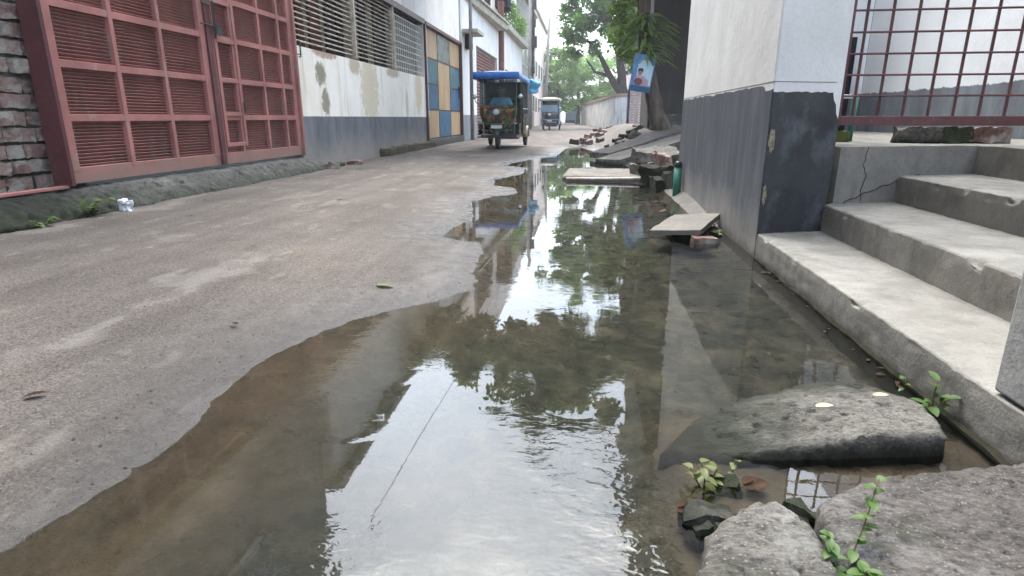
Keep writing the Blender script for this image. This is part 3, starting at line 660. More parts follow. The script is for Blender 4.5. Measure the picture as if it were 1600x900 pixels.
for i, (x, y, rz) in enumerate(((-3.62, 8.35, .5), (-3.70, 8.75, 1.2), (-3.58, 9.2, .2))):
    b = MB(); b.box(-0.12, 0.12, -0.055, 0.055, 0, 0.07)
    o = b.build('loose_brick', M['brickred'] if i != 1 else M['slab'], bevel=0.006); roughen(o, 0.04, 0.02, 14); o.location = (x, y, 0.075); o.rotation_euler = (0.15 * i, 0, rz)
    tag(o, ['loose red brick just past the red gate by the drain hole', 'grey mossy lump of brick second from the red gate', 'broken red brick third from the gate at the foot of the stained wall'][i], 'brick', 'bricks at the foot of the workshop wall')

wb = thing('white_building', 'white two storey building with thick plaster cornice and brown red shutter', 'building', (-3.9, 19.3, 0))
m = MB(); m.prism([(-3, 0.13), (0, 0.13), (0.04, 2.6), (-0.16, 2.6), (-0.16, 7.75), (0.04, 7.75), (0.04, 8.2), (-3, 8.2)], 0.0, 3.22)
m.prism([(-3, 0.13), (0, 0.13), (0.04, 8.2), (-3, 8.2)], 3.222, 4.38); m.build('wall', M['wall_w'], wb)
m = MB(); m.prism([(-3, 0.05), (0.04, 0.05), (0.45, 8.25), (-3, 8.25)], 4.38, 4.62); m.prism([(-3, 0.0), (0.12, 0.0), (0.53, 8.35), (-3, 8.35)], 4.622, 4.70); m.build('cornice', M['cornice'], wb, bevel=0.02)
sh = MB()
for k in range(28): sh.tube([(-0.10, 2.62, 0.12 + k * 0.11), (-0.10, 7.73, 0.12 + k * 0.11)], 0.058, 6)
sh.build('shutter', M['shutter'], wb)
m = MB(); m.box(0.02, 0.5, 0.3, 1.5, 3.33, 3.43); m.box(0.03, 0.2, 0.7, 1.1, 2.9, 3.33, 1); m.build('window_hood', [M['cornice'], M['interior']], wb)
m = MB(); m.tube([(0.12, 8.45, 0.0), (0.12, 8.45, 5.6)], 0.14, 10); m.build('downpipe', M['shutter'], wb)
m = MB(); m.box(-3.0, -0.25, 1.0, 8.2, 4.701, 7.6); m.build('upper_storey', M['wall_pink'], wb)
m = MB(); m.box(-0.24, -0.2, 3.5, 7.6, 5.2, 6.9); m.build('window', M['curtain_dark'], wb)

nb = thing('narrow_building', 'narrow white building beyond the brown shutter with plants on its ledge', 'building', (-3.9, 29.0, 0))
m = MB(); m.box(-3, 0, 0.0, 9.0, 0.0, 4.72); m.build('wall', M['wall_w'], nb)
m = MB(); m.prism([(-3, 0.0), (0.25, 0.0), (0.40, 9.1), (-3, 9.1)], 4.722, 4.98); m.build('cornice', M['cornice'], nb, bevel=0.02)
m = MB(); m.box(0.002, 0.05, 1.0, 5.0, 0.1, 3.0); m.build('shutter', M['shutter'], nb)
m = MB(); m.box(-3, -0.35, 0.3, 9.0, 4.981, 9.5); m.build('upper_storey', M['wall_far'], nb)
m = MB(); m.box(-0.34, 0.25, 0.1, 1.5, 5.6, 7.5); m.build('balcony', M['curtain_dark'], nb)
m = MB(); m.box(-0.3, 0.3, 1.5, 6.0, 7.0, 7.6); m.box(-0.3, 0.28, 1.6, 5.9, 7.601, 7.9, 1); m.build('awning', [M['wall_far'], M['wall_pink']], nb)

def far_block(name, label, mat, x0, x1, y0, y1, h, nwin, wm='greyglass', rows=2):
    t = thing(name, label, 'building', (x1, y0, 0))
    m = MB(); m.box(x0 - x1, 0, 0, y1 - y0, 0, h); m.build('wall', M[mat], t)
    m = MB(); m.box(x0 - x1 - 0.2, 0.2, -0.2, y1 - y0 + 0.2, h, h + 0.25); m.build('roof', M['cornice'], t)
    for k in range(nwin):
        for r in range(rows):
            yc = (k + 0.5) * (y1 - y0) / nwin; zc = 1.2 + r * 3.0
            m = MB(); m.box(0.002, 0.06, yc - 0.8, yc + 0.8, zc, zc + 1.4); wf = m.build('window', M['wall_far'], t)
            m = MB(); m.box(0.061, 0.075, yc - 0.7, yc + 0.7, zc + 0.1, zc + 1.3); m.build('pane', M[wm], wf)
    return t
far_block('grey_building', 'grey building with dark windows behind the wired utility pole', 'wall_g', -9, -4.3, 40.5, 52, 8.5, 4)
far_block('pink_building', 'pale pink building at the far left side of the street', 'wall_pink', -10, -4.5, 54, 70, 9.5, 5)
far_block('pale_building', 'distant pale building closing the street behind the second rickshaw', 'wall_far', -9, -3.6, 78, 90, 6.5, 3)
far_block('white_house', 'white house behind the low stained wall and tree trunks', 'wall_far', 4.6, 9.0, 46, 58, 6.0, 3)
# the houses on the right face the street to their left: give that one its own street wall windows through rotation
far_block('brown_house', 'brown rendered house seen through the street tree branches', 'wall_pink', 3.6, 9, 62, 70, 6.5, 2)

# ------------------------------------------------------------------ utility poles and cables
def pole(name, label, x, y, h, lean=(0, 0), boxes=False, r=0.14):
    t = thing(name, label, 'pole', (x, y, 0.05))
    m = MB(); m.tube([(0, 0, 0), (lean[0] * .5, lean[1] * .5, h / 2), (lean[0], lean[1], h)], [r * 1.25, r, r * .8], 10); m.build('shaft', M['cpole'], t, True)
    if boxes:
        for z, s in ((6.1, 0.22), (4.9, 0.3), (7.1, 0.26), (3.4, 0.18)):
            m = MB(); m.box(0.12, 0.12 + s, -0.2, 0.2, z, z + 2.2 * s); m.build('junction_box', M['blackpaint'], t, bevel=0.02)
        m = MB(); 
        for k in range(9): m.tube([(0.16 + random.uniform(-.06, .1), random.uniform(-.15, .15), 2.6 + 0.2 * k), (0.22 + random.uniform(-.1, .1), random.uniform(-.2, .2), 5.0), (0.14, 0, 7.9)], 0.018, 5)
        m.build('wire_bundle', M['cable'], t)
        m = MB(); m.box(-0.9, 0.9, -0.05, 0.05, 7.9, 8.0); m.build('crossarm', M['steel'], t)
    return t
pole('utility_pole', 'utility pole hung with black junction boxes and wire bundles beside the narrow building', -3.55, 39.5, 9.0, boxes=True)
pole('street_pole', 'plain thin leaning pole standing against the white sky', -4.1, 62, 9.9, (0.35, 0), r=0.17)
pole('service_pole', 'slim grey pole fixed up the front of the workshop roof', -3.62, 19.6, 8.8, r=0.05)
for i, (x0, z0, z1, rr) in enumerate(((-3.5, 6.3, 6.9, .008),)):
    m = MB(); pts = []
    for k in range(41):
        f = k / 40; y = -6 + f * 45.5
        pts.append((x0 + (-3.55 - x0) * f * 0.3, y, z0 + (z1 - z0) * f - 1.1 * math.sin(math.pi * ((f * 2) % 1)) * 0.5))
    m.tube(pts, rr, 5)
    tag(m.build('power_cable', M['cable']), 'black power cable sagging along the workshop roof edge', 'cable')

# ------------------------------------------------------------------ right side: pillar block, steps, grille, courtyard
rb = thing('corner_building', 'white corner building whose upper floor juts out over the drain', 'building', (1.0, 3.52, 0))
m = MB(); m.prism([(0, 0), (0.405, 0.129), (0.405, 3.1), (0, 3.1)], -0.2, 3.25); o = m.build('pillar', M['wall_p'], rb, bevel=0.012)
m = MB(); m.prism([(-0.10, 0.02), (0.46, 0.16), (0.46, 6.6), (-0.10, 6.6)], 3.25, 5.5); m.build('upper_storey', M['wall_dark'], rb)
DS = [(0.002, -0.1), (3.098, -0.1)] + [(3.098 - 3.094 * k / 70, 0.955 + 0.022 * fbm(Vector((k * .35, 2, 7))) - 0.03 * max(0, fbm(Vector((k * .13, 5, 1))) - .12) - (0.03 if k > 66 else 0)) for k in range(71)]
m = MB(); n = len(DS); m.add([(-0.003, a, z) for a, z in DS] + [(0.003, a, z) for a, z in DS], [tuple(range(n))[::-1]] + [(i, (i + 1) % n, n + (i + 1) % n, n + i) for i in range(n)])
d1 = m.build('painted_dado', M['dado_side'], rb); d1['label'] = 'faded streaky grey painted band facing the drain'
# front band: black, with a plaster chip out of its upper right corner
ux = Vector((0.44, 0.14, 0)).normalized(); nx_ = Vector((ux.y, -ux.x, 0))
FR = [(0.001, 0.10), (0.424, 0.10), (0.424, 0.74), (0.415, 0.78), (0.402, 0.80), (0.392, 0.85), (0.375, 0.875)] + [(0.365 - 0.364 * k / 24, 0.915 + 0.014 * fbm(Vector((k * .4, 9, 3)))) for k in range(25)]
def on_front(s, z, d): return ux * s + nx_ * d + Vector((0, 0, z))
m = MB(); n = len(FR); m.add([on_front(s, z, 0.003) for s, z in FR] + [on_front(s, z, -0.003) for s, z in FR], [tuple(range(n))] + [(i, n + i, n + (i + 1) % n, (i + 1) % n) for i in range(n)])
d2 = m.build('painted_dado', M['dado_front'], rb); d2['label'] = 'black painted band facing the steps'
def irregular(cx, cz, rx, rz, seed, n=26):
    return [(cx + rx * math.cos(2 * math.pi * i / n) * (1 + .8 * fbm(Vector((math.cos(2 * math.pi * i / n) * 2 + seed, math.sin(2 * math.pi * i / n) * 2, seed)))), cz + rz * math.sin(2 * math.pi * i / n) * (1 + .8 * fbm(Vector((seed, math.sin(2 * math.pi * i / n) * 2, math.cos(2 * math.pi * i / n) * 2))))) for i in range(n)]
for (cx, cz, rx, rz, sd) in ((0.022, 0.66, 0.018, 0.062, 1.0), (0.014, 0.36, 0.012, 0.05, 4.2)):
    P = irregular(cx, cz, rx, rz, sd); n = len(P)
    m = MB(); m.add([on_front(s, z, 0.006) for s, z in P] + [on_front(s, z, -0.002) for s, z in P], [tuple(range(n))] + [(i, n + i, n + (i + 1) % n, (i + 1) % n) for i in range(n)])
    m.build('chipped_patch', M['chip'], rb)
m = MB(); m.prism([(-0.0015, -0.0015), (0.36, 0.112), (0.36, 0.13), (-0.0015, 3.1)], 0.966, 0.9685); m.build('shadow_line', M['steel'], rb)  # dark strip laid on as a painted shadow line above the black band

dp = thing('downpipe', 'short green plastic pipe with a black cap at the far corner of the pillar', 'pipe', (0.945, 6.55, 0))
m = MB(); m.tube([(0, -0.3, -0.06), (0, -0.28, 0.30)], 0.040, 14); m.build('lower_pipe', M['greenpvc'], dp, True)
m = MB(); m.tube([(0, -0.282, 0.302), (0.0, -0.28, 0.35), (0.0, -0.28, 0.36)], [0.043, 0.036, 0.02], 12); m.build('cap', M['blackpaint'], dp, True)

st = thing('entrance_steps', 'worn grey concrete steps and landing leading up to the grille', 'steps', (1.0, 3.52, 0))
FY = lambda x: 0.33 * (x - 1.0)
def step(x0, x1, z0, z1, name='step'):
    m = MB(); m.prism([(x0 - 1, -2.9), (x1 - 1, -2.9), (x1 - 1, FY(x1) + 0.02), (x0 - 1, FY(x0) + 0.02)], z0, z1)
    o = m.build(name, M['step'], st); roughen(o, 0.024, 0.005, 21)
    for v in o.data.vertices: # worn and broken front edge
        p = v.co
        if p.z > z1 - 0.035 and p.x < x0 - 1 + 0.04:
            q = Vector((p.y * 9, z1 * 40, p.z * 20)); d = max(0.0, fbm(q, 6) - 0.17) * 0.12 + 0.003
            k = max(0.0, 1 - (z1 - p.z) / 0.035) * max(0.0, 1 - (p.x - x0 + 1) / 0.04)
            p.z -= d * k; p.x += d * k * 0.8
    b = o.modifiers.new('edge', 'BEVEL'); b.width = 0.008; b.segments = 2; b.limit_method = 'ANGLE'; b.angle_limit = R(50)
    return o
step(1.0, 1.41, -0.25, 0.14); step(1.39, 1.86, 0.02, 0.298); step(1.837, 2.36, 0.18, 0.453)
m = MB(); m.prism([(0.445, 0.144), (1.34, 0.442), (1.34, -4.2), (2.38, -4.2), (2.38, 4.75), (0.445, 4.75)], -0.2, 0.62)
o = m.build('landing', M['step'], st); roughen(o, 0.09, 0.006, 6)
m = MB()
cr = [(0.62, 0.62), (0.60, 0.52), (0.63, 0.45), (0.61, 0.38), (0.62, 0.30)]; cr2 = [(0.98, 0.46), (0.80, 0.41), (0.66, 0.36), (0.52, 0.31), (0.44, 0.235)]
for path, wd_ in ((cr, 0.0022), (cr2, 0.0028)):
    P = []
    for (a, b) in zip(path[:-1], path[1:]):
        for k in range(6):
            f = k / 6; x = a[0] + (b[0] - a[0]) * f; z = a[1] + (b[1] - a[1]) * f
            P.append(Vector((x + 0.022 * fbm(Vector((x * 30, z * 30, 1))), 0, z + 0.022 * fbm(Vector((x * 30, z * 30, 9))))))
    for p in P: p.y = 0.33 * p.x - 0.0045
    m.tube(P, [wd_ * (0.7 + 0.9 * abs(fbm(p * 60))) for p in P], 5)
m.build('crack', M['crack'], st)
cp = MB(); cp.box(0.004, 0.5, -2.45, -2.068, 0.145, 3.4); o = cp.build('pier', M['pillar_conc'], None, bevel=0.008); o.location = (1.0, 3.52, 0)
tag(o, 'grey concrete pier standing on the lowest step at the right edge', 'pier'); o.name = 'concrete_pier'
m = MB(); P = [Vector((0.994 + 0.010 * fbm(Vector((y * 4, 3, 1))), y, 0.004 + 0.012 * fbm(Vector((y * 5, 8, 1))))) for y in np.arange(-0.6, 3.5, 0.03)]
m.tube(P, [max(0.003, 0.010 + 0.014 * fbm(Vector((p.y * 9, 1, 5)))) for p in P], 7)
# narrow mossy fillet where the water meets the lowest step
tag(m.build('mossy_fillet', simple('black_moss', (0.012, 0.013, 0.008, 1), (0.035, 0.03, 0.02, 1), 14, 0.95, 0.1, bump=0.6)), 'dark mossy fillet along the foot of the lowest step', 'fillet')

gr = thing('grille_gate', 'dark red welded grille of square bars above the landing', 'grille', (1.47, 3.95, 0.62))
m = MB(); m.box(0.0, 0.055, -0.02, 0.02, 0.11, 2.6); m.box(0.055, 2.2, -0.018, 0.018, 0.115, 0.17); m.build('frame', M['red'], gr, bevel=0.003)
for k in range(14):
    m = MB(); m.tube([(0.125 + k * 0.14, 0, 0.17), (0.125 + k * 0.14, 0, 2.6)], 0.0085, 6); m.build('vertical_bar', M['red'], gr)
for k in range(18):
    m = MB(); m.tube([(0.05, -0.014, 0.285 + k * 0.117), (2.2, -0.014, 0.285 + k * 0.117)], 0.0065, 6); m.build('horizontal_bar', M['red'], gr)

cw = thing('courtyard_wall', 'white courtyard wall with sloping grey dado behind the grille', 'wall', (3.4, 3.5, 0.5))
m = MB(); m.box(0, 0.2, -1.5, 4.75, 0, 3.6); m.box(-2.1, -0.002, 4.76, 5.0, 0, 3.6); o = m.build('wall', None or M['wall_c'], cw)
# material reads its split height from the object's own base
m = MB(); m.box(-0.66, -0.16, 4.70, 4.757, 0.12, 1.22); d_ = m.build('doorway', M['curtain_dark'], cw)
m = MB(); m.add([(-0.004, 1.0, 2.6), (-0.004, 1.35, 2.6), (-0.004, 1.3, 0.95), (-0.004, 1.05, 0.95)], [(0, 1, 2, 3)]); m.build('stain', simple('beige_stain', (0.56, 0.53, 0.46, 1), (0.66, 0.65, 0.60, 1), 5, 0.9, 0.2, bump=0.1), cw)
gp = thing('tap_post', 'short green pipe with a white tap at its top behind the grille', 'tap', (1.86, 4.6, 0.62))
m = MB(); m.tube([(0, 0, 0), (0, 0, 0.30)], 0.020, 10); m.build('pipe', M['greenpvc'], gp, True)
m = MB(); m.tube([(-0.20, -0.02, 0.305), (0.02, 0, 0.30)], 0.014, 8); m.box(-0.23, -0.15, -0.05, 0.03, 0.30, 0.36); m.build('tap', M['whitepaint'], gp, bevel=0.006)
for i, (x, L, rz, mt) in enumerate(((2.16, .27, .06, 'slab'), (2.38, .2, -.05, 'mortar'), (2.58, .25, .03, 'brickred'))):
    b = MB(); b.box(-L / 2, L / 2, -0.06, 0.06, 0, 0.095); o = b.build('brick', M[mt], bevel=0.004); roughen(o, 0.025, 0.055, 9); o.location = (x, 4.32, 0.622); o.rotation_euler = (0, 0, rz)
    tag(o, ['grey cement crusted brick at the left end of the row behind the grille', 'broken mossy brick in the middle of the row behind the grille', 'bare red brick at the right end of the row behind the grille'][i], 'brick', 'bricks on the landing behind the grille')
b = MB(); b.box(-0.16, 0.16, -0.05, 0.05, 0, 0.07); o = b.build('mossy_brick', simple('green_moss', (0.12, 0.13, 0.04, 1), (0.06, 0.07, 0.03, 1), 12, 0.95, 0.1, bump=0.7)); roughen(o, 0.04, 0.02, 12); o.location = (1.62, 4.45, 0.622)
tag(o, 'yellow green mossy brick beside the grille post', 'brick')

# ------------------------------------------------------------------ drain slabs in the foreground
A = [(0.20, 1.33), (0.26, 1.42), (0.31, 1.49), (0.38, 1.54), (0.5, 1.63), (0.64, 1.73), (0.78, 1.79), (0.87, 1.77), (0.905, 1.60), (0.91, 1.45), (0.88, 1.375), (0.75, 1.355), (0.59, 1.325), (0.48, 1.305), (0.32, 1.31)]
topA = lambda x, y: -0.010 + 0.070 * float(smooth01(np.array((x - 0.18) / 0.60))) - 0.050 * float(smooth01(np.array((y - 1.52) / 0.26)))
o = slab_mesh(A, topA, 0.12, 0.010, 8).build('drain_slab', M['slab'], smooth=True)
tag(o, 'tilted concrete slab half sunk in the water beside the lowest step', 'slab', 'broken drain cover slabs')
B = [(0.455, 1.03), (0.50, 1.09), (0.57, 1.125), (0.65, 1.15), (0.8, 1.20), (0.97, 1.26), (1.0, 1.2), (0.99, 0.5), (0.6, 0.5), (0.47, 0.80), (0.462, 0.88), (0.452, 0.95)]
o = slab_mesh(B, lambda x, y: 0.078 + 0.02 * (x - 0.6), 0.13, 0.014, 6).build('drain_slab', M['slab2'], smooth=True)
tag(o, 'big flat rough slab filling the bottom right corner', 'slab', 'broken drain cover slabs')
Cc = [(0.195, 0.55), (0.198, 0.80), (0.205, 0.86), (0.235, 0.925), (0.285, 0.985), (0.335, 1.025), (0.385, 1.045), (0.415, 1.02), (0.435, 0.95), (0.43, 0.88), (0.44, 0.8), (0.45, 0.55)]
o = slab_mesh(Cc, lambda x, y: 0.078 - 0.03 * (1 - float(smooth01(np.array((x - 0.19) / 0.08)))), 0.12, 0.012, 8).build('drain_slab', M['slab'], smooth=True)
tag(o, 'narrow rounded slab left of the cracked gap with the tall weed', 'slab', 'broken drain cover slabs')

# plank of concrete across the drain, thin pole in front of it, ramp, stones
o = slab_mesh([(-0.28, 7.95), (0.80, 7.82), (0.86, 9.2), (-0.24, 9.12)], 0.055, 0.10, 0.012, 5).build('crossing_slab', M['tile'], smooth=True)
tag(o, 'flat concrete slab laid across the drain as a crossing', 'slab')
m = MB(); m.tube([(-0.22, 7.72, 0.03), (0.3, 7.70, 0.035), (0.86, 7.70, 0.045)], 0.022, 8); tag(m.build('bamboo_pole', M['palewood'], smooth=True), 'pale thin pole lying in front of the crossing slab', 'pole')
def hexa(T, B): # eight-cornered slab from four top corners and a thickness
    return MB().add(T + [(x, y, z - B) for x, y, z in T], [(0, 1, 2, 3), (7, 6, 5, 4), (0, 4, 5, 1), (1, 5, 6, 2), (2, 6, 7, 3), (3, 7, 4, 0)])
o = hexa([(0.20, 11.0, 0.07), (0.60, 10.4, 0.09), (1.80, 10.5, 0.48), (1.95, 12.4, 0.50)], 0.11).build('ramp_slab', M['slab']); roughen(o, 0.10, 0.02, 3); tag(o, 'large tilted concrete slab ramping up from the drain to the tree', 'slab')
o = hexa([(0.10, 12.0, 0.13), (0.45, 11.3, 0.15), (2.1, 12.55, 0.60), (1.9, 13.7, 0.60)], 0.10).build('ramp_slab', M['slab2']); roughen(o, 0.10, 0.02, 3); tag(o, 'second long slab lying behind the tilted ramp slab below the tree', 'slab')
for i, (x, y, z, s, rz, mt) in enumerate(((0.86, 8.1, 0.0, (.17, .30, .20), .3, 'slab'), (0.90, 7.5, 0.0, (.12, .2, .22), .8, 'apron'), (0.88, 7.0, -0.02, (.10, .16, .14), .1, 'apron'), (0.83, 8.3, .2, (.13, .22, .14), -.2, 'slab2'), (0.97, 7.75, .22, (.08, .2, .12), .1, 'brickred'), (1.1, 9.2, 0.0, (.3, .4, .3), .2, 'slab'), (0.98, 6.75, 0.0, (.06, .2, .2), .1, 'apron'))):
    b = MB(); b.box(-s[0], s[0], -s[1], s[1], 0, s[2]); o = b.build('stone_block', M[mt]); roughen(o, 0.06, 0.09, 5); o.location = (x, y, z); o.rotation_euler = (0.06 * (i % 3), -0.05 * (i % 2), rz)
    tag(o, ['pale block with a flat front beside the crossing slab', 'mossy block standing between the pale block and the wall', 'small mossy stone lowest at the water beside the pillar', 'pinkish slab piece resting on top of the pale block', 'red brick lump wedged on the stones behind the green pipe', 'large grey block farthest back under the ramp slab', 'mossy stone hard against the grey pillar base'][i], 'stone', 'stones heaped beside the drain')
b = MB(); b.box(-0.17, 0.17, -0.30, 0.30, -0.015, 0.02); o = b.build('broken_tile', M['tile']); roughen(o, 0.05, 0.012, 9); o.location = (0.735, 4.30, 0.055); o.rotation_euler = (0.05, -0.10, R(-24))
tag(o, 'pale broken slab piece propped up in the water by the pillar', 'slab')
b = MB(); b.box(-0.16, 0.16, -0.2, 0.2, -0.08, 0.03); o = b.build('sunken_stone', M['apron']); roughen(o, 0.05, 0.05, 7); o.location = (0.80, 4.4, 0.0); tag(o, 'dark stone under the propped slab piece', 'stone')
b = MB(); b.box(-0.075, 0.075, -0.05, 0.05, -0.03, 0.035); o = b.build('loose_brick', M['brickred']); roughen(o, 0.03, 0.012, 14); o.location = (0.79, 3.93, 0.0); o.rotation_euler = (0, 0, 0.1)
tag(o, 'small brick sitting in the water in front of the propped slab', 'brick')

# silt bank along the foot of the pillar
V = []; Fc = []
ny_ = 70
for i in range(ny_):
    y = 4.35 + 2.5 * i / (ny_ - 1)
    for j, (x, z) in enumerate(((0.80, -0.05), (0.88, -0.01), (0.95, 0.04), (1.02, 0.09))):
        k = fbm(Vector((x * 8, y * 5, 2))); V.append((x + 0.08 * k * (j < 3), y, z * min(1, (y - 4.35) / 1.2 + .05) - 0.03 * (y < 4.3) + 0.035 * k))
for i in range(ny_ - 1):
    for j in range(3): Fc.append((i * 4 + j, i * 4 + j + 1, (i + 1) * 4 + j + 1, (i + 1) * 4 + j))
m = MB(); m.add(V, Fc); tag(m.build('mud', simple('wet_mud', (0.11, 0.09, 0.07, 1), (0.05, 0.042, 0.034, 1), 9, 0.55, 0.4, bump=0.9, bscale=40, bdist=0.01), smooth=True), kind='structure')

# bricks and rubble along the right of the road
rub = [(-0.30, 16.9, .22), (-0.05, 17.2, .26), (0.12, 16.8, .18), (0.45, 18.5, .22), (0.1, 21.5, .25), (0.5, 22.5, .3), (0.8, 24, .28), (0.35, 24.5, .25), (0.9, 26.5, .35), (1.2, 28.5, .4), (0.7, 28, .3), (1.3, 31, .4), (0.6, 31.5, .35)]
for i, (x, y, s) in enumerate(rub):
    b = MB(); b.box(-s * .6, s * .6, -s * .3, s * .3, -0.02, s * .45); o = b.build('rubble_brick', M['brickred' if i % 3 else 'slab2']); roughen(o, 0.08, 0.08, 6)
    o.location = (x, y, 0.10 + 0.1 * max(0, x - .4)); o.rotation_euler = (0.1 * (i % 3 - 1), 0.1, i * 1.3)
    far = 'near' if i < 4 else ('middle' if i < 8 else 'far')
    tag(o, {'near': 'broken brick in the near row of rubble on the right of the road', 'middle': 'brick scattered midway along the right side of the road', 'far': 'brick lying below the low stained white wall'}[far], 'brick', {'near': 'near rubble bricks', 'middle': 'middle rubble bricks', 'far': 'far rubble bricks'}[far])

rng = random.Random(44); gm = MB()
PE = PUD[3:34]
for i in range(1500): # grit thickest along the waterline and along the kerb
    if rng.random() < .5:
        a = rng.choice(PE); x, y = a[0] - abs(rng.gauss(0, .35)), a[1] + rng.gauss(0, .15)
    else: x, y = rng.uniform(-3.55, -1.0), rng.uniform(0.8, 9)
    if x < -3.55 or y < .5: continue
    k = abs(rng.gauss(0, .0018)) + .0014; zc = 0.0
    d_ = float(psdf(np.array([x]), np.array([y]), PUD)[0])
    if d_ < .02: continue
    zc = 0.095 * (1 - math.exp(-d_ / 1.5)) + 0.012 * mn.noise(Vector((x, y, 0))) * 0 + k * .1
    fz = fbm(Vector((x * 1.7, y * 1.7, 0)), 5); zc += fz * (0.006 + 0.010 * float(smooth01(np.array(d_ / .5))))
    P = [(x + k * rng.uniform(.6, 1.5) * math.cos(t_), y + k * rng.uniform(.6, 1.5) * math.sin(t_), zc - .002) for t_ in (0, 1.3, 2.5, 3.8, 5.0)]
    gm.add(P + [(x, y, zc + k * rng.uniform(.5, 1.0))], [(0, 1, 5), (1, 2, 5), (2, 3, 5), (3, 4, 5), (4, 0, 5)])
tag(gm.build('gravel', M['slab2']), kind='stuff')
rng = random.Random(31)
for i in range(16): # loose stones over the dirt bank below the leaning tree
    x = rng.uniform(0.5, 2.0); y = rng.uniform(13.6, 19); k = rng.uniform(.05, .13)
    zz = 0.46 * float(smooth01(np.array((x - 0.35) / 1.2))) * float(smooth01(np.array((y - 11.6) / 2.4))) + 0.09
    b = MB(); b.box(-k, k, -k * .7, k * .7, -k * .4, k * .6); o = b.build('bank_stone', M[rng.choice(['slab', 'slab2', 'apron'])]); roughen(o, 0.06, 0.07, 7); o.location = (x, y, zz); o.rotation_euler = (rng.uniform(-.3, .3), rng.uniform(-.3, .3), rng.uniform(0, 3))
    tag(o, 'small loose stone on the dirt bank around the foot of the leaning tree', 'stone', 'loose stones on the bank by the leaning tree')

# ------------------------------------------------------------------ right side background
lwall = thing('low_wall', 'long low stained white wall with a brown coping along the right of the street', 'wall', (1.8, 39, 0))
m = MB(); m.prism([(0, 0), (1.25, -0.35), (1.25, 0.0), (0.25, 0.3), (-2.4, 36), (-2.65, 36)], 0.0, 2.05); m.build('wall', M['lowwall'], lwall)
m = MB(); m.prism([(-0.06, -0.08), (1.3, -0.42), (1.3, 0.05), (0.3, 0.35), (-2.35, 36.1), (-2.75, 36.1)], 2.05, 2.22); m.build('coping', simple('brown_coping', (0.36, 0.27, 0.18, 1), (0.22, 0.16, 0.11, 1), 3, 0.9, 0.2, bump=0.3), lwall)
bp = thing('brick_pier', 'pale brick pier with dark base between low wall and leaning tree', 'pier', (2.95, 36, 0.1))
m = MB()
for k in range(13): m.box(-0.55 + 0.02 * (k % 2), 0.55, -0.2, 0.2, 0.35 + k * 0.14, 0.35 + k * 0.14 + 0.12)
m.build('brickwork', simple('pale_pink_brick', (0.42, 0.34, 0.31, 1), (0.30, 0.22, 0.20, 1), 6, 0.9, 0.2, bump=0.3), bp)
m = MB(); m.box(-0.7, 0.8, -0.3, 0.22, 0.0, 0.35); m.box(-0.62, -0.5, -0.21, 0.19, 0.36, 2.2); m.build('base', M['curtain_dark'], bp)
fg = thing('far_gate', 'blue grey sheet metal gate at the far end of the low wall', 'gate', (-2.6, 80, 0))
m = MB(); m.box(0, 2.6, 0, 0.1, 0.1, 2.1); m.build('panel', M['bluegrey'], fg); m = MB(); m.box(0, 2.6, -0.06, -0.002, 0.15, 0.5); m.build('rail', M['curtain_dark'], fg)

db = thing('dark_building', 'dark walled building behind the leaning tree', 'building', (1.52, 15.6, 0.3))
m = MB(); m.box(0, 6, 0, 2.2, 0, 7.5); m.build('wall', M['wall_dark'], db)
m = MB(); m.box(-0.35, 6, -3.6, 2.4, 3.9, 4.1); m.build('slab', M['darkconc'], db)
b = MB(); b.box(-0.45, 0.45, -0.25, 0.25, 0, 0.35); o = b.build('rubble_heap', M['darkconc']); roughen(o, 0.07, 0.16, 4); o.location = (2.15, 14.9, 0.5); tag(o, 'dark heap of rubble against the dark building', 'rubble')

# ------------------------------------------------------------------ vegetation
def leaf_cloud(clumps, per, size, mat, name, parent, flat=0.55):
    """many small folded leaves gathered in clumps; clumps: (x, y, z, r)"""
    n = len(clumps) * per
    C = np.repeat(np.array([c[:3] for c in clumps]), per, 0); Rr = np.repeat(np.array([c[3] for c in clumps]), per)
    d = np.random.normal(size=(n, 3)); d /= np.linalg.norm(d, axis=1)[:, None]
    rad = np.random.rand(n) ** 0.45
    P = C + d * (rad * Rr)[:, None] * np.array([1.0, 1.0, 0.75])
    a = np.random.normal(size=(n, 3)); a[:, 2] = a[:, 2] * flat - 0.3; a /= np.linalg.norm(a, axis=1)[:, None]
    b = np.cross(a, np.random.normal(size=(n, 3)) * np.array([.5, .5, 1.0])); b /= np.linalg.norm(b, axis=1)[:, None]
    c = np.cross(a, b)
    s = (size * np.random.uniform(0.6, 1.35, n))[:, None]
    tip = P + a * s; lft = P + a * s * 0.45 + b * s * 0.30 + c * s * 0.08; rgt = P + a * s * 0.45 - b * s * 0.30 + c * s * 0.08
    V = np.stack([P, lft, tip, rgt], 1).reshape(-1, 3)
    I = np.arange(n)[:, None] * 4
    Fq = np.concatenate([np.concatenate([I, I + 2, I + 1], 1), np.concatenate([I, I + 3, I + 2], 1)], 0)
    me = bpy.data.meshes.new(name); me.from_pydata(V.tolist(), [], Fq.tolist()); me.materials.append(M[mat]); me.update()
    o = bpy.data.objects.new(name, me); col.objects.link(o); o.parent = parent; return o
def limb_mesh(limbs, mat, name, parent):
    m = MB()
    for pts, rs in limbs:
        P = [Vector(p) for p in pts]; Q = []; q = []
        for i in range(len(P) - 1):
            for k in range(4):
                f = k / 4; Q.append(P[i].lerp(P[i + 1], f) + Vector((fbm(P[i] * 3 + Vector((f * 3, 0, 0))), fbm(P[i] * 3 + Vector((0, f * 3, 0))), 0)) * rs[i] * 0.5); q.append(rs[i] + (rs[i + 1] - rs[i]) * f)
        Q.append(P[-1]); q.append(rs[-1]); m.tube(Q, q, 9)
    return m.build(name, M[mat], parent, True)

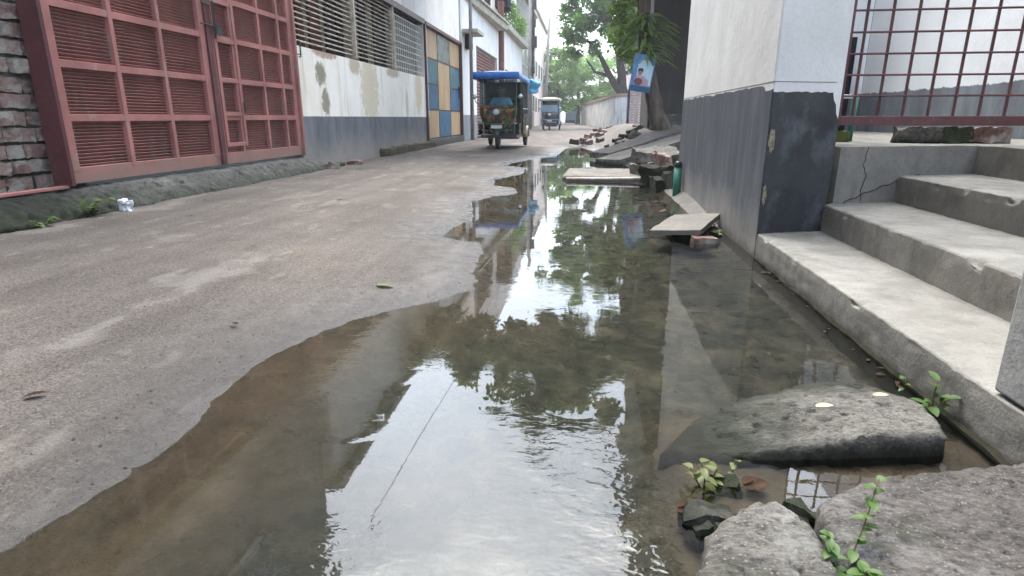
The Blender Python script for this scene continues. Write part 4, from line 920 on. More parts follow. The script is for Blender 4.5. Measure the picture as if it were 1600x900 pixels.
# the leaning tree that carries the poster
t3 = thing('leaning_tree', 'leaning street tree with a poster on its trunk and boughs over the road', 'tree', (1.70, 14.0, 0.42))
limb_mesh([([(0.06, 0, -0.15), (-0.02, 0, 0.15), (-0.26, 0, 0.8), (-0.46, 0.02, 1.6), (-0.54, 0.02, 2.4), (-0.58, 0.0, 3.3), (-0.7, -0.1, 4.4)], [0.30, 0.20, 0.165, 0.15, 0.14, 0.13, 0.11]),
           ([(-0.6, 0, 3.4), (-1.2, -0.3, 4.1), (-2.2, -0.2, 4.6), (-3.4, 0.3, 5.0), (-4.6, 0.2, 5.0)], [0.12, 0.10, 0.08, 0.05, 0.02]),
           ([(-0.7, -0.1, 4.3), (-1.2, -0.2, 5.2), (-2.0, 0.3, 6.0), (-2.6, 0.6, 6.4)], [0.10, 0.08, 0.05, 0.02]),
           ([(-0.64, -0.1, 4.0), (-0.1, 0.3, 4.7), (0.6, 0.5, 5.1)], [0.10, 0.07, 0.02])], 'bark', 'trunk', t3)
cl = []
rng = random.Random(3)
prof3 = [(-3.4, 4.0, 4.7), (-2.9, 4.0, 5.0), (-2.3, 3.95, 5.4), (-1.7, 4.0, 5.9), (-1.1, 4.05, 6.5), (-0.6, 4.1, 6.7), (0.0, 4.1, 6.3), (0.5, 4.1, 5.7), (1.1, 4.0, 5.2), (1.7, 4.0, 5.0)]
for (x, z0, z1) in prof3:
    for k in range(int(8 + (z1 - z0) * 6)):
        cl.append((x + rng.gauss(0, .25) - 1.70, rng.gauss(0, 0.9), rng.uniform(z0 + .2, z1 - .1) - 0.42, rng.uniform(0.22, 0.42)))
leaf_cloud(cl, 130, 0.16, 'leaf_c', 'crown', t3)
lowc = [(-0.72, -.1, 2.35, .18), (-0.85, 0, 2.1, .2), (-0.95, .3, 1.95, .24), (-1.0, .2, 2.4, .2), (-0.8, .3, 1.75, .2), (-1.1, .6, 2.1, .22), (-0.7, 0.3, 2.75, .22), (-0.95, .5, 2.9, .25), (-1.05, .3, 2.65, .2)]
o = leaf_cloud([(a, b, c, r * 1.35) for a, b, c, r in lowc], 170, 0.10, 'leaf_h', 'low_foliage', t3)
o['label'] = 'bright yellow green low foliage'
# fern growing on its trunk
fe = thing('fern', 'fern with drooping fronds growing on the leaning trunk above the poster', 'fern', (1.22, 13.82, 2.25))
m = MB(); rng = random.Random(5)
for k in range(90):
    a = rng.uniform(-0.5, 3.4) - 0.9; L = rng.uniform(0.35, 0.75); z0 = rng.uniform(-0.3, 0.6); dx, dy = math.cos(a), -abs(math.sin(a)) * 0.5
    wv = Vector((-dy, dx, 0)) * 0.055; P = []
    for i in range(6):
        f = i / 5; c = Vector((dx * L * f, dy * L * f, z0 + 0.25 * f - 0.42 * f * f)); ww = math.sin(math.pi * min(0.97, 0.12 + 0.85 * f))
        P += [c + wv * ww, c - wv * ww + Vector((0, 0, 0.01))]
    m.add(P, [(2 * i, 2 * i + 1, 2 * i + 3, 2 * i + 2) for i in range(5)])
m.build('frond', M['leaf_h'], fe)
m = MB(); m.tube([(0, 0.02, -0.35), (0.0, 0.03, 0.65)], 0.05, 7); m.build('rootstock', M['barkdark'], fe)

# poster on the trunk
po = thing('poster', 'blue poster of a person fixed to the leaning trunk', 'poster', (1.17, 13.70, 1.69), 0.0)
po.rotation_euler = (0, R(9), R(-4)); po.scale = (.9, 1, .9)
def flat(name, pts, d, mat, th=0.004):
    n = len(pts); m = MB(); m.add([(p[0], -d, p[1]) for p in pts] + [(p[0], -d + th, p[1]) for p in pts], [tuple(range(n))[::-1] if False else tuple(range(n)), tuple(range(n, 2 * n))[::-1]] + [(i, n + i, n + (i + 1) % n, (i + 1) % n) for i in range(n)])
    return m.build(name, M[mat], po)
rect = lambda a, b, c, d: [(a, c), (b, c), (b, d), (a, d)]
ell = lambda cx, cz, rx, rz, n=24: [(cx + rx * math.cos(2 * math.pi * i / n), cz + rz * math.sin(2 * math.pi * i / n)) for i in range(n)]
flat('sheet', rect(-0.25, 0.25, -0.42, 0.42), 0.0, 'p_blue', 0.012)
flat('pale_field', rect(-0.13, 0.23, -0.26, 0.20) + [], 0.003, 'p_sky'); flat('pale_arch', ell(0.04, 0.18, 0.14, 0.13), 0.0055, 'p_sky')
flat('garment', [(-0.16, -0.27), (0.20, -0.27), (0.16, -0.14), (0.06, -0.06), (-0.10, -0.05), (-0.17, -0.12)], 0.0075, 'p_pink')
flat('shawl', ell(-0.06, -0.19, 0.10, 0.08), 0.0100, 'p_maroon')
flat('face', ell(-0.05, 0.02, 0.052, 0.07), 0.0100, 'p_skin'); flat('hair', [(-0.115, 0.02), (-0.095, 0.04), (-0.05, 0.055), (0.0, 0.04), (0.012, 0.02), (0.015, 0.09), (-0.03, 0.115), (-0.10, 0.10)], 0.0125, 'p_hair')
flat('band', rect(-0.24, 0.24, -0.415, -0.29), 0.003, 'bluepane')

# street trees beyond the low wall
t1 = thing('street_tree', 'tall forked street tree with airy foliage behind the low wall', 'tree', (2.5, 42, 0.1))
limb_mesh([([(0.0, 0, 0), (-0.05, 0, 2.2), (-0.35, 0, 4.0), (-0.62, 0, 6.4), (-0.5, 0, 9.5), (-0.3, 0, 12)], [0.42, 0.34, 0.26, 0.22, 0.16, 0.06]),
           ([(-0.05, 0, 2.0), (-1.0, -.2, 3.3), (-1.7, 0, 4.6), (-2.4, 0, 5.4), (-3.4, 0, 5.9)], [0.30, 0.20, 0.15, 0.10, 0.03]),
           ([(-1.0, -.2, 3.3), (-2.0, 0, 3.6), (-2.6, 0, 4.4)], [0.12, 0.09, 0.03]),
           ([(-0.5, 0, 5.4), (-1.5, 0, 7.6), (-2.6, 0, 9.4)], [0.18, 0.12, 0.04]),
           ([(-0.55, 0, 6.0), (0.8, 0, 7.6), (1.8, 0, 9.4)], [0.16, 0.10, 0.03])], 'barkdark', 'trunk', t1)
cl = []; rng = random.Random(11)
for (px, pz, r, k) in ((-3.8, 8.6, .8, 6), (-3.4, 7.2, .6, 4), (-3.1, 6.2, .5, 4), (-3.0, 9.3, 1.0, 8), (-2.2, 8.0, .9, 8), (-1.4, 9.4, 1.0, 8), (-1.6, 7.0, .7, 5), (-2.3, 6.2, .6, 4), (-0.3, 8.9, 1.1, 9), (-0.7, 7.4, .8, 6), (0.4, 7.5, .8, 6), (0.9, 6.2, .7, 6), (1.2, 8.8, .9, 5), (0.3, 5.6, .6, 4), (-3.6, 5.6, .5, 4), (1.8, 7.2, .7, 5), (1.6, 5.4, .6, 4), (-2.0, 11, 1.4, 8), (0, 11.5, 1.5, 9), (-3.4, 4.9, .4, 2), (0.6, 6.6, .8, 8), (1.4, 6.9, .8, 7), (0.2, 4.6, .6, 5), (1.0, 4.7, .6, 5), (-0.6, 8.2, .8, 6), (1.9, 8.3, .8, 6), (-1.4, 8.2, .7, 5), (-4.3, 9.6, .8, 7), (-4.0, 8.0, .7, 6), (-3.0, 10.2, 1.0, 8), (-2.6, 7.2, .7, 6), (-1.9, 5.4, .6, 4), (-0.9, 6.4, .6, 5)):
    for _ in range(k): cl.append((px + rng.gauss(0, r * .6), rng.gauss(0, 1.2), pz + rng.gauss(0, r * .55), rng.uniform(.28, .6)))
leaf_cloud(cl, 150, 0.25, 'leaf_a', 'crown', t1)
t1b = thing('slim_tree', 'slim dark trunked tree right of the forked street tree', 'tree', (3.3, 44, 0.1))
limb_mesh([([(0, 0, 0), (0.05, 0, 3), (0.0, 0, 5.6), (0.3, 0, 9)], [0.34, 0.28, 0.22, 0.08])], 'barkdark', 'trunk', t1b)
leaf_cloud([(random.gauss(0.2, .9), random.gauss(0, .9), random.uniform(3.6, 9.5), random.uniform(.35, .6)) for _ in range(52)], 70, 0.24, 'leaf_a', 'crown', t1b)
# bushy trees where the street bends
for i, (x, y, z, hh, rr) in enumerate(((-3.0, 66, 0, 7.6, 2.5), (-0.9, 70, 0, 7.2, 2.8), (1.6, 74, 0, 7.6, 2.6), (-4.2, 92, 0, 9.0, 2.6))):
    t = thing('bushy_tree', ['light green bushy tree behind the second rickshaw', 'wide bushy tree in the middle of the street bend', 'bushy tree behind the low wall near the forked tree', 'farthest pale tree beside the thin leaning pole'][i], 'tree', (x, y, z), group='bushy trees at the street bend')
    limb_mesh([([(0, 0, 0), (0.1, 0, 1.6), (-0.1, 0, hh * .7)], [0.3, 0.22, 0.08]), ([(0.05, 0, 1.5), (rr * .5, 0, hh * .6)], [0.15, .05]), ([(0.05, 0, 1.7), (-rr * .5, 0.2, hh * .6)], [0.15, .05])], 'bark', 'trunk', t)
    leaf_cloud([(random.gauss(0, rr * .5), random.gauss(0, rr * .4), random.uniform(1.6 if i < 3 else 4, hh), random.uniform(.45, .9)) for _ in range(58)], 80, 0.34, 'leaf_b', 'crown', t)
# plants on the narrow building's ledge
lp = thing('ledge_plants', 'yellow green plants growing on the cornice of the narrow building', 'plant', (-3.8, 31, 4.98))
leaf_cloud([(random.uniform(-.1, .25), random.uniform(-1.5, 5), random.uniform(0.1, .9), .3) for _ in range(16)], 60, 0.16, 'leaf_b', 'foliage', lp)
m = MB()
for k in range(8):
    m = MB(); m.tube([(0.1, -1.2 + k * .8, 0), (0.12, -1.1 + k * .8, .8)], 0.015, 5); m.build('stem', M['branchdead'], lp)

def leaf_blade(m, base, d, L, wd, droop=0.3):
    d = Vector(d).normalized(); side = d.cross(Vector((0, 0, 1)))
    if side.length < 0.1: side = Vector((1, 0, 0))
    side.normalize(); up = side.cross(d); P = []
    for i in range(6):
        f = i / 5; c = Vector(base) + d * L * f - Vector((0, 0, 1)) * droop * L * f * f; ww = wd * math.sin(math.pi * min(0.985, 0.10 + 0.88 * f)) ** 0.8
        P += [c + side * ww + up * ww * .35, c, c - side * ww + up * ww * .35]
    m.add(P, [q for i in range(5) for q in ((3 * i, 3 * i + 1, 3 * i + 4, 3 * i + 3), (3 * i + 1, 3 * i + 2, 3 * i + 5, 3 * i + 4))])
def weed(label, loc, stems, mat='leaf_w', seed=1, Ls=(0.02, 0.032), group=None, n=9):
    rng = random.Random(seed); t = thing('weed', label, 'weed', loc, group=group)
    ms, ml = MB(), MB()
    for (pts, r) in stems:
        P = [Vector(p) for p in pts]; ms.tube(P, [r * (1 - .5 * i / len(P)) for i in range(len(P))], 6)
        for k in range(n):
            f = (k + 0.6) / n * (len(P) - 1); i = min(int(f), len(P) - 2); b = P[i].lerp(P[i + 1], f - i); a = rng.uniform(0, 6.28)
            leaf_blade(ml, b, (math.cos(a), math.sin(a), rng.uniform(-.1, .8)), rng.uniform(*Ls), rng.uniform(*Ls) * .34, rng.uniform(0, .6))
    ms.build('stem', M['branchdead'], t, True); ml.build('leaf', M[mat], t, True)
    return t
weed('tall weed with pale green leaves rising from the gap between two slabs', (0.445, 0.875, 0.03), [([(0, 0, 0), (.03, .03, .06), (.055, .06, .10), (.075, .085, .155)], .0016), ([(0, 0, 0), (-.012, .02, .05), (-.015, .03, .075)], .002), ([(0.0, -.01, 0), (.02, -.02, .04), (.022, -.03, .06)], .002)], seed=3, n=16, Ls=(.017, .031))
weed('small olive weed standing in the water before the tilted slab', (0.285, 1.18, -0.02), [([(0, 0, 0), (.0, .0, .05), (-.015, .0, .085)], .0022), ([(0.01, 0.01, 0), (.03, .02, .06)], .002), ([(0, 0, 0), (-.03, .01, .06)], .002)], 'leaf_o', 5, (.022, .036), n=6)
weed('tiny olive sprout in the water beside the tilted slab edge', (0.355, 1.235, -0.01), [([(0, 0, 0), (.006, .0, .05)], .0018)], 'leaf_o', 6, (.016, .024), n=5)
weed('green sprig growing where the lowest step meets the water', (0.945, 1.56, 0.02), [([(0, 0, 0), (.0, .01, .05), (.012, .02, .09)], .0025), ([(0, 0, 0), (.03, .0, .05)], .002), ([(0, 0, 0), (-.02, -.01, .03)], .002)], seed=9, Ls=(.028, .045), n=6)
weed('smaller sprig farther along the foot of the lowest step', (0.955, 1.72, 0.01), [([(0, 0, 0), (-.004, .01, .045)], .002)], seed=10, Ls=(.018, .028), n=4)
weed('green weed at the foot of the mossy ledge under the brick wall', (-3.60, 3.95, 0.08), [([(0, 0, 0), (.04, .05, .10), (.08, .12, .12)], .004), ([(0, 0, 0), (.02, -.08, .10)], .004), ([(0, 0, 0), (.05, .0, .09)], .004)], seed=14, Ls=(.05, .09), n=7)
weed('low green weed at the far left edge of the road', (-3.58, 3.55, 0.08), [([(0, 0, 0), (.04, .03, .05)], .004), ([(0, 0, 0), (.02, -.1, .05)], .004)], seed=15, Ls=(.04, .07), n=6)
weed('thin trailing weeds on the mud at the pillar foot', (0.93, 4.1, 0.04), [([(0, 0, 0), (-.04, -.1, .03), (-.06, -.25, .02)], .003), ([(0, .2, 0), (-.03, .3, .05)], .003)], seed=17, Ls=(.02, .035), n=6)

def flat_leaf(label, loc, rz, L, mat, tilt=(0, 0)):
    m = MB(); leaf_blade(m, (0, 0, 0.003), (1, 0, 0.03), L, L * .24, 0.0); o = m.build('fallen_leaf', M[mat], None, True); o.location = loc; o.rotation_euler = (tilt[0], tilt[1], rz)
    return tag(o, label, 'leaf')
flat_leaf('green fallen leaf lying alone on the asphalt', (-0.95, 2.60, 0.019), -.1, 0.085, 'leaf_o')
flat_leaf('pale yellow leaf on the middle of the tilted slab', (0.60, 1.44, 0.078), .2, 0.045, 'leaf_yel')
flat_leaf('pale leaf on the far part of the tilted slab near the step', (0.77, 1.52, 0.08), .1, 0.04, 'leaf_yel')
for i, (x, y, rz, L) in enumerate(((0.40, 1.20, .5, .060), (0.235, 1.09, .2, .042))):
    m = MB(); leaf_blade(m, (-L / 2, 0, 0.0), (1, 0, 0.12), L, L * .30, 0.12); leaf_blade(m, (-L / 2, 0.01, 0.003), (1, .25, .25), L * .7, L * .17, 0.3)
    o = m.build('dead_leaf', M['leaf_dry'], None, True); o.location = (x, y, 0.001); o.rotation_euler = (0.15, 0.0, rz)
    tag(o, ['curled brown leaf in the water between the slabs', 'small brown leaf in the water left of the narrow slab'][i], 'leaf')
rng = random.Random(21)
for i, (x, y, s) in enumerate(((0.275, 1.075, .05), (0.31, 1.045, .04), (0.25, 1.045, .03), (0.335, 1.20, .03), (0.44, 1.06, .03), (0.47, 1.115, .035))):
    b = MB(); b.box(-s, s, -s * .6, s * .6, -0.03, s * .42); o = b.build('small_stone', M['slab'] if i % 2 == 0 else M['apron']); roughen(o, 0.02, 0.03, 25); o.location = (x, y, -0.004); o.rotation_euler = (0, 0, i * 1.1)
    tag(o, 'small dark stone at the waterline among the slabs', 'stone', 'small stones among the slabs')
rng = random.Random(77)
for i in range(16):
    y = rng.uniform(1.75, 3.4); L = rng.uniform(.02, .045); m = MB(); leaf_blade(m, (-L / 2, 0, 0), (1, 0, .1), L, L * rng.uniform(.12, .3), .2)
    o = m.build('leaf_scrap', M['leaf_dry'], None, True); o.location = (0.985 - abs(rng.gauss(0, .03)), y, 0.003); o.rotation_euler = (rng.uniform(-.2, .2), 0, rng.uniform(0, 6))
    tag(o, 'dark leaf scrap floating against the foot of the lowest step', 'leaf', 'leaf scraps along the lowest step')
for i, (x, y) in enumerate(((-1.9, 3.2), (-2.9, 4.1), (-1.3, 2.0), (-2.2, 5.2), (-3.3, 4.9), (-1.5, 1.35), (-3.4, 6.2))):
    L = rng.uniform(.03, .06); m = MB(); leaf_blade(m, (-L / 2, 0, 0), (1, 0, .15), L, L * .22, .1); dd = float(psdf(np.array([x]), np.array([y]), PUD)[0])
    o = m.build('dry_leaf', M['leaf_dry'], None, True); o.location = (x, y, 0.095 * (1 - math.exp(-dd / 1.5)) + 0.008); o.rotation_euler = (0, 0, rng.uniform(0, 6))
    tag(o, 'small dry leaf lying on the dusty asphalt', 'leaf', 'dry leaves on the asphalt')
b = MB(); b.box(-.07, .07, -.05, .05, 0, .14); o = b.build('plastic_bag', M['bag']); roughen(o, 0.012, 0.07, 13); o.location = (-3.56, 4.28, 0.075); o.scale = (.6, .6, .6)
tag(o, 'crumpled white plastic bag at the foot of the gate apron', 'bag')

# ------------------------------------------------------------------ e-rickshaws
def wheel(c, r, parent, label=None):
    x, y, z = c; tw = 0.045; m = MB(); P = []
    prof = [(r * .74, -tw * .7), (r * .84, -tw), (r * .95, -tw * .85), (r, -tw * .35), (r, tw * .35), (r * .95, tw * .85), (r * .84, tw), (r * .74, tw * .7)]
    m.lathe(c, (1, 0, 0), prof, 26); wl_ = bpy.data.objects.new('wheel', None)
    wl_ = MB().lathe(c, (1, 0, 0), [(0.02, -tw * 1.1), (0.045, -tw * 1.1), (0.045, tw * 1.1), (0.02, tw * 1.1)], 12).build('wheel', M['steel'], parent)
    m.build('tyre', M['rubber'], wl_, True)
    rm = MB(); rm.lathe(c, (1, 0, 0), [(0.03, -tw * .55), (r * .5, -tw * .35), (r * .745, -tw * .8), (r * .745, tw * .8), (r * .5, tw * .35), (0.03, tw * .55)], 22); rm.build('rim', M['chrome'], wl_, True)
    return wl_
def mudguard(c, r, wd, a0, a1, mat, parent, name='mudguard'):
    V = []; n = 14
    for i in range(n):
        a = R(a0 + (a1 - a0) * i / (n - 1))
        for (dr, dx) in ((0, -wd), (0.02, -wd * .6), (0.02, wd * .6), (0, wd), (-.012, wd), (0.006, wd * .6), (0.006, -wd * .6), (-.012, -wd)):
            V.append((c[0] + dx, c[1] + math.cos(a) * (r + dr), c[2] + math.sin(a) * (r + dr)))
    m = MB(); m.add(V, [(8 * i + j, 8 * i + (j + 1) % 8, 8 * (i + 1) + (j + 1) % 8, 8 * (i + 1) + j) for i in range(n - 1) for j in range(8)] + [tuple(range(8))[::-1], tuple(range(8 * n - 8, 8 * n))])
    return m.build(name, M[mat], parent, True)
def rickshaw(label, loc, rz, K, scale=1.0, zs=0.94):
    t = thing('e_rickshaw', label, 'rickshaw', loc, rz, 'battery rickshaws on the street'); t.scale = (scale, scale, scale * zs)
    m = MB(); m.box(-.43, .43, .42, 2.62, .26, .34); m.box(-.3, .3, 2.0, 2.35, .18, .26); m.build('chassis', M['blackpaint'], t, bevel=.01)
    # front cowl: closed loft, rounded in plan
    V = []; lv = [(.44, .17, .24), (.54, .28, .15), (.68, .37, .09), (.84, .42, .07), (.98, .43, .12), (1.03, .42, .17)]; nu = 13
    for (z, hw, yf) in lv:
        for i in range(nu):
            u = -1 + 2 * i / (nu - 1); V.append((hw * u, yf + .20 * abs(u) ** 2.4, z))
        V += [(hw, .50, z), (-hw, .50, z)]
    n = nu + 2; m = MB(); m.add(V, [(a * n + b, a * n + (b + 1) % n, (a + 1) * n + (b + 1) % n, (a + 1) * n + b) for a in range(len(lv) - 1) for b in range(n)] + [tuple(range(n))[::-1], tuple(range((len(lv) - 1) * n, len(lv) * n))])
    cw_ = m.build('front_cowl', M[K['cowl']], t, True); cw_.data.set_sharp_from_angle(angle=R(40))
    m = MB(); m.box(-.13, .13, .055, .066, .50, .58); m.build('number_plate', M['whitepaint'], t)
    m = MB(); m.lathe((0, .07, .88), (0, -1, 0), [(.02, -.05), (.085, -.05), (.095, .02), (.09, .05), (.02, .055)], 20); hl = m.build('headlight', M['blackpaint'], t, True)
    m = MB(); m.lathe((0, .07, .88), (0, -1, 0), [(.01, .058), (.08, .056), (.06, .075), (.02, .083), (.008, .084)], 20); m.build('lens', M['lens'], hl, True)
    for s in (-1, 1):
        m = MB(); m.lathe((s * .27, .10, .93), (0, -1, 0), [(.01, -.03), (.035, -.03), (.035, .02), (.01, .03)], 14); m.build('indicator', M['orange'], t, True)
        m = MB(); m.tube([(s * .40, .30, 1.02), (s * .50, .22, 1.12), (s * .53, .22, 1.20)], .008, 6); mr = m.build('mirror', M['blackpaint'], t)
        m = MB(); m.lathe((s * .53, .22, 1.25), (0, 1, 0), [(.01, -.012), (.055, -.012), (.06, .0), (.05, .014), (.01, .016)], 16); m.build('mirror_glass', M['chrome'], mr, True)
    m = MB(); m.tube([(-.44, .26, .62), (-.42, .06, .60), (0, .02, .60), (.42, .06, .60), (.44, .26, .62)], .016, 8); m.tube([(-.36, .12, .46), (0, .06, .45), (.36, .12, .46)], .014, 8); m.build('bumper', M[K['trim']], t, True)
    m = MB()
    for s in (-1, 1): m.tube([(s * .06, .30, .24), (s * .06, .30, .50), (s * .03, .36, .66)], .016, 8)
    m.box(-.07, .07, .28, .36, .48, .52); m.build('fork', M['steel'], t)
    wheel((0, .30, .24), .24, t); mudguard((0, .30, .24), .275, .065, 20, 165, 'blackpaint', t)
    for s in (-1, 1): wheel((s * .46, 2.2, .24), .24, t); mudguard((s * .47, 2.2, .24), .285, .075, 0, 180, K['guard'], t)
    m = MB(); m.tube([(-.30, .52, 1.02), (-.2, .48, 1.0), (0, .46, .98), (.2, .48, 1.0), (.30, .52, 1.02)], .014, 7); m.tube([(0, .46, .98), (0, .40, .60)], .018, 7); m.build('handlebar', M['steel'], t)
    # windscreen
    m = MB()
    for s in (-1, 1): m.tube([(s * .42, .36, 1.02), (s * .42, .42, 1.70)], .014, 6)
    m.tube([(-.42, .36, 1.035), (.42, .36, 1.035)], .014, 6); m.tube([(-.42, .42, 1.69), (.42, .42, 1.69)], .014, 6); m.tube([(-.42, .375, 1.20), (.42, .375, 1.20)], .008, 6)
    wsn = m.build('windscreen', M[K['trim']], t)
    m = MB(); m.add([(-.41, .362, 1.04), (.41, .362, 1.04), (.41, .418, 1.685), (-.41, .418, 1.685), (-.41, .366, 1.04), (.41, .366, 1.04), (.41, .422, 1.685), (-.41, .422, 1.685)], [(0, 1, 2, 3), (7, 6, 5, 4), (0, 4, 5, 1), (1, 5, 6, 2), (2, 6, 7, 3), (3, 7, 4, 0)]); m.build('pane', M['glass'], wsn)
    if K.get('shield'):
        m = MB(); m.box(-.40, .40, .34, .356, 1.05, 1.42); m.build('front_board', M[K['shield']], t)
    # posts, side and rear panels, seats
    for s in (-1, 1):
        for y in (.95, 1.35, 2.58):
            m = MB(); m.tube([(s * .47, y, .34), (s * .47, y, 1.74)], .014, 6); m.build('post', M[K['trim']], t)
        m = MB(); m.prism([(1.30, .34), (2.62, .34), (2.62, .86), (1.36, .86), (1.30, .70)], -.012, .012, 0, Matrix.Translation((s * .485, 0, 0)) @ Matrix(((0, 0, 1, 0), (1, 0, 0, 0), (0, 1, 0, 0), (0, 0, 0, 1)))); m.build('side_panel', M[K['side']], t)
        m = MB(); m.box(s * .478 - .006, s * .478 + .006, .46, .96, .33, .62); m.build('front_side_panel', M[K['side']], t)
        m = MB(); m.tube([(s * .485, 1.3, .98), (s * .485, 2.6, .98)], .012, 6); m.build('side_rail', M['chrome'], t)
    m = MB(); m.box(-.47, .47, 2.60, 2.63, .34, 1.05); m.box(-.455, .455, 2.604, 2.625, 1.052, 1.72, 1); m.build('rear_panel', [M[K['side']], M['curtain_dark']], t)  # dark upper sheet added to keep the rickshaw interior dark
    for s in (-1, 1):
        m = MB(); m.box(s * .452 - .004, s * .452 + .004, 1.38, 2.56, .88, 1.72); m.build('side_curtain', M['curtain_dark'], t)  # left curtain added so the interior stays dark
    m = MB(); m.box(-.32, .32, .80, 1.12, .34, .66, 0); m.box(-.34, .34, .78, 1.16, .662, .73, 1); m.build('driver_seat', [M['blackpaint'], M['seat']], t, bevel=.012)
    m = MB(); m.box(-.44, .44, 2.10, 2.56, .34, .64, 0); m.box(-.44, .44, 2.05, 2.56, .642, .73, 1); m.box(-.44, .44, 2.50, 2.595, .73, 1.15, 1); m.build('passenger_seat', [M['blackpaint'], M['seat']], t, bevel=.012)
    # canopy: arched sheet with a drooping front and side hem
    V = []; ny2, nx2 = 20, 15
    for i in range(ny2):
        y = -.02 + 2.76 * i / (ny2 - 1)
        for j in range(nx2):
            u = -1 + 2 * j / (nx2 - 1); V.append((.505 * u, y, 1.79 + .05 * (1 - u * u) - .012 * math.cos(y * 7) + .01 * fbm(Vector((u * 3, y * 3, 0))) - (.03 if i == 0 else 0)))
    m = MB(); m.add(V, [(a * nx2 + b, a * nx2 + b + 1, (a + 1) * nx2 + b + 1, (a + 1) * nx2 + b) for a in range(ny2 - 1) for b in range(nx2 - 1)])
    cn = m.build('canopy', M[K['roof']], t, True); so = cn.modifiers.new('thickness', 'SOLIDIFY'); so.thickness = .02; so.offset = -1
    hem = MB(); ring = [(.51 * (-1 + 2 * j / 14), -.03) for j in range(15)] + [(.515, -.03 + 2.78 * j / 16) for j in range(1, 17)]; ring2 = [(-.515, 2.75 - 2.78 * j / 16) for j in range(16)]
    ring = ring2 + ring; V = []
    for k, (x, y) in enumerate(ring):
        wv = .012 * math.sin(k * 1.9); dpt = .16 + .03 * fbm(Vector((x * 5, y * 5, 1)))
        V += [(x, y, 1.80), (x + wv * (abs(x) > .5), y - wv * (abs(x) < .505), 1.80 - dpt)]
    hem.add(V, [(2 * k, 2 * k + 1, 2 * k + 3, 2 * k + 2) for k in range(len(ring) - 1)]); hm = hem.build('hem', M[K['roof']], cn, True); so = hm.modifiers.new('thickness', 'SOLIDIFY'); so.thickness = .012
    m = MB(); 
    for s in (-1, 1): m.tube([(s * .47, .42, 1.74), (s * .47, 2.6, 1.74)], .014, 6)
    for y in (.42, 1.35, 2.58): m.tube([(-.47, y, 1.745), (.47, y, 1.745)], .013, 6)
    m.build('roof_frame', M[K['trim']], t)
    if K.get('flap'):
        V = []; 
        for i in range(7):
            for j in range(7):
                u, v = i / 6, j / 6; V.append((.575 + .24 * v * (1 - .25 * u) + .02 * math.sin(u * 7), 2.1 + .55 * v, 1.76 - .05 * v - .40 * u * (1 - .35 * v) + .02 * math.sin(v * 7)))
        m = MB(); m.add(V, [(7 * i + j, 7 * i + j + 1, 7 * i + j + 8, 7 * i + j + 7) for i in range(6) for j in range(6)]); f_ = m.build('tarp_flap', M[K['flap']], t, True); so = f_.modifiers.new('thickness', 'SOLIDIFY'); so.thickness = .012
    return t
rickshaw('blue roofed battery rickshaw with dark painted floral front coming up the street', (-2.03, 13.98, 0.075), 0.0, dict(cowl='floral', trim='greenpaint', guard='creampaint', side='floral_b', roof='bluetarp', flap='cyantarp'))
rickshaw('cream roofed light blue battery rickshaw farther down the street', (-2.05, 35.2, 0.085), 0.0, dict(cowl='blackpaint', trim='ltblue', guard='blackpaint', side='ltblue', roof='whitetarp', shield='ltblue'), 1.08, 0.91)

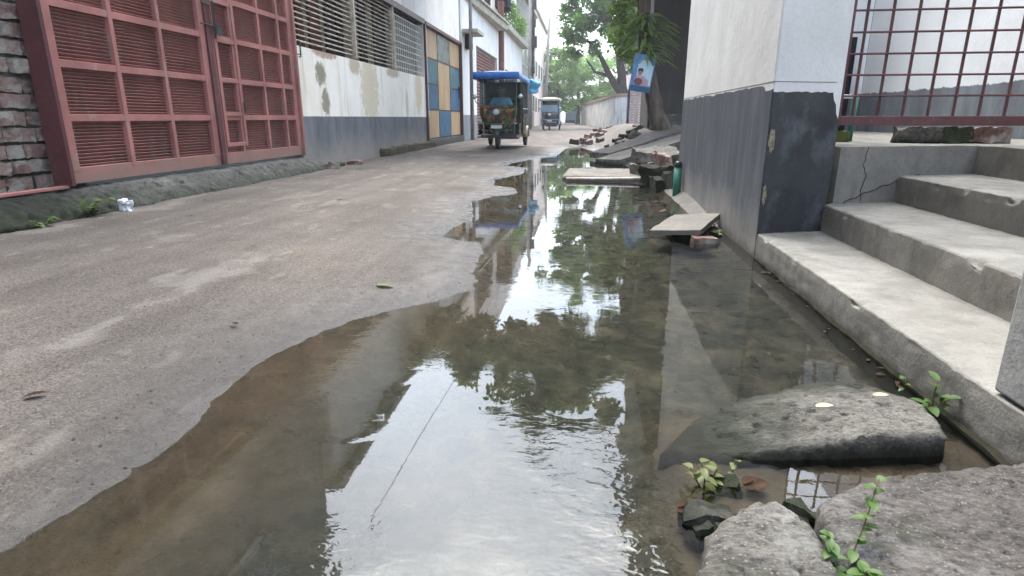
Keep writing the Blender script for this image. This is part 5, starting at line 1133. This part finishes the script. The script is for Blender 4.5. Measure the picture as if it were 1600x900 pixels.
# ------------------------------------------------------------------ driver
def skinned(name, joints, edges, mat, parent, root=0):
    me = bpy.data.meshes.new(name); me.from_pydata([j[:3] for j in joints], edges, []); me.materials.append(M[mat])
    o = bpy.data.objects.new(name, me); col.objects.link(o)
    if parent is not None: o.parent = parent
    sk = o.modifiers.new('skin', 'SKIN'); sk.use_smooth_shade = True
    lay = me.skin_vertices[0].data if me.skin_vertices else None
    if lay is None:
        bm = bmesh.new(); bm.from_mesh(me); bm.verts.layers.skin.verify(); bm.to_mesh(me); bm.free(); lay = me.skin_vertices[0].data
    for v, j in zip(lay, joints): v.radius = (j[3], j[4] if len(j) > 4 else j[3])
    lay[root].use_root = True
    sb = o.modifiers.new('smooth', 'SUBSURF'); sb.levels = 2; sb.render_levels = 2
    return o
def driver(label, loc):
    t = thing('person', label, 'person', loc); t.scale = (1, 1, 0.94)
    J = [(0, .98, .80, .13, .11), (0, .95, .98, .12, .10), (0, .92, 1.15, .15, .10), (0, .90, 1.25, .07), (0, .88, 1.30, .060), (0, .86, 1.38, .098, .105), (0, .86, 1.48, .088, .095)]
    E = [(0, 1), (1, 2), (2, 3), (3, 4), (4, 5), (5, 6)]
    for s in (-1, 1):
        k = len(J)
        J += [(s * .17, .91, 1.19, .06), (s * .25, .80, 1.02, .045), (s * .26, .58, 1.03, .034), (s * .25, .50, 1.035, .03), (s * .25, .44, 1.03, .024)]
        E += [(2, k), (k, k + 1), (k + 1, k + 2), (k + 2, k + 3), (k + 3, k + 4)]
        J += [(s * .10, .94, .77, .085), (s * .15, .58, .76, .062), (s * .15, .64, .42, .042), (s * .15, .54, .37, .035)]
        E += [(0, k + 5), (k + 5, k + 6), (k + 6, k + 7), (k + 7, k + 8)]
    skinned('body', J, E, 'skin', t)
    S = [(0, .98, .80, .145, .125), (0, .95, .98, .135, .115), (0, .92, 1.15, .165, .115), (0, .905, 1.235, .08)]
    SE = [(0, 1), (1, 2), (2, 3)]
    for s in (-1, 1):
        k = len(S); S += [(s * .17, .91, 1.19, .075), (s * .25, .81, 1.03, .062)]; SE += [(2, k), (k, k + 1)]
    skinned('shirt', S, SE, 'shirt', t)
    P = [(0, .97, .77, .15, .12)]; PE = []
    for s in (-1, 1):
        k = len(P); P += [(s * .11, .92, .775, .098), (s * .15, .58, .765, .075), (s * .15, .63, .46, .058)]; PE += [(0, k), (k, k + 1), (k + 1, k + 2)]
    skinned('trousers', P, PE, 'trouser', t)
    skinned('hair', [(0, .885, 1.455, .100, .10), (0, .875, 1.515, .092, .095)], [(0, 1)], 'hair', t)
    m = MB(); m.add([(0, .755, 1.43), (-.014, .775, 1.405), (.014, .775, 1.405), (-.01, .78, 1.46), (.01, .78, 1.46)], [(0, 1, 2), (0, 3, 1), (0, 2, 4), (0, 4, 3), (1, 3, 4, 2)]); m.build('nose', M['skin'], t)
    for s in (-1, 1):
        m = MB(); m.lathe((s * .033, .785, 1.455), (0, -1, 0), [(.002, .012), (.010, .008), (.013, 0), (.01, -.008), (.002, -.01)], 10); m.build('eye', M['eye'], t, True)
        m = MB(); m.lathe((s * .088, .87, 1.43), (1, 0, 0), [(.004, -.01), (.026, -.006), (.028, .004), (.01, .01)], 10); m.build('ear', M['skin'], t, True)
        for f in range(4): # fingers closed round the bar, thumb under it
            x = s * (.215 + f * .022); L = (.9, 1.0, .95, .8)[f]
            m = MB(); m.tube([(x, .50, 1.045), (x, .47, 1.058), (x, .445 , 1.04), (x, .45, 1.015 - .005 * L), (x, .475, 1.005)], [.011, .0105, .010, .009, .007], 6); m.build('finger', M['skin'], t, True)
        m = MB(); m.tube([(s * .205, .52, 1.03), (s * .195, .49, 1.01), (s * .205, .465, .995)], [.012, .011, .008], 6); m.build('thumb', M['skin'], t, True)
    m = MB(); m.tube([(-.022, .787, 1.385), (0, .778, 1.383), (.022, .787, 1.385)], .006, 6); m.build('mouth', M['seat'], t)
    return t
driver('driver in a light blue shirt holding the handlebar of the blue roofed rickshaw', (-2.03, 13.98, 0.075))

# ------------------------------------------------------------------ thin damp air
hz = MB(); hz.box(-305, 305, -205, 910, -1.5, 17)
t = NT('damp_air'); pv = t.n.new('ShaderNodeVolumePrincipled'); pv.inputs['Density'].default_value = 0.0014; pv.inputs['Color'].default_value = (0.95, 0.97, 1.0, 1)
t.link(pv.outputs[0], t.out.inputs['Volume'])
tag(hz.build('haze', t.m), kind='stuff')
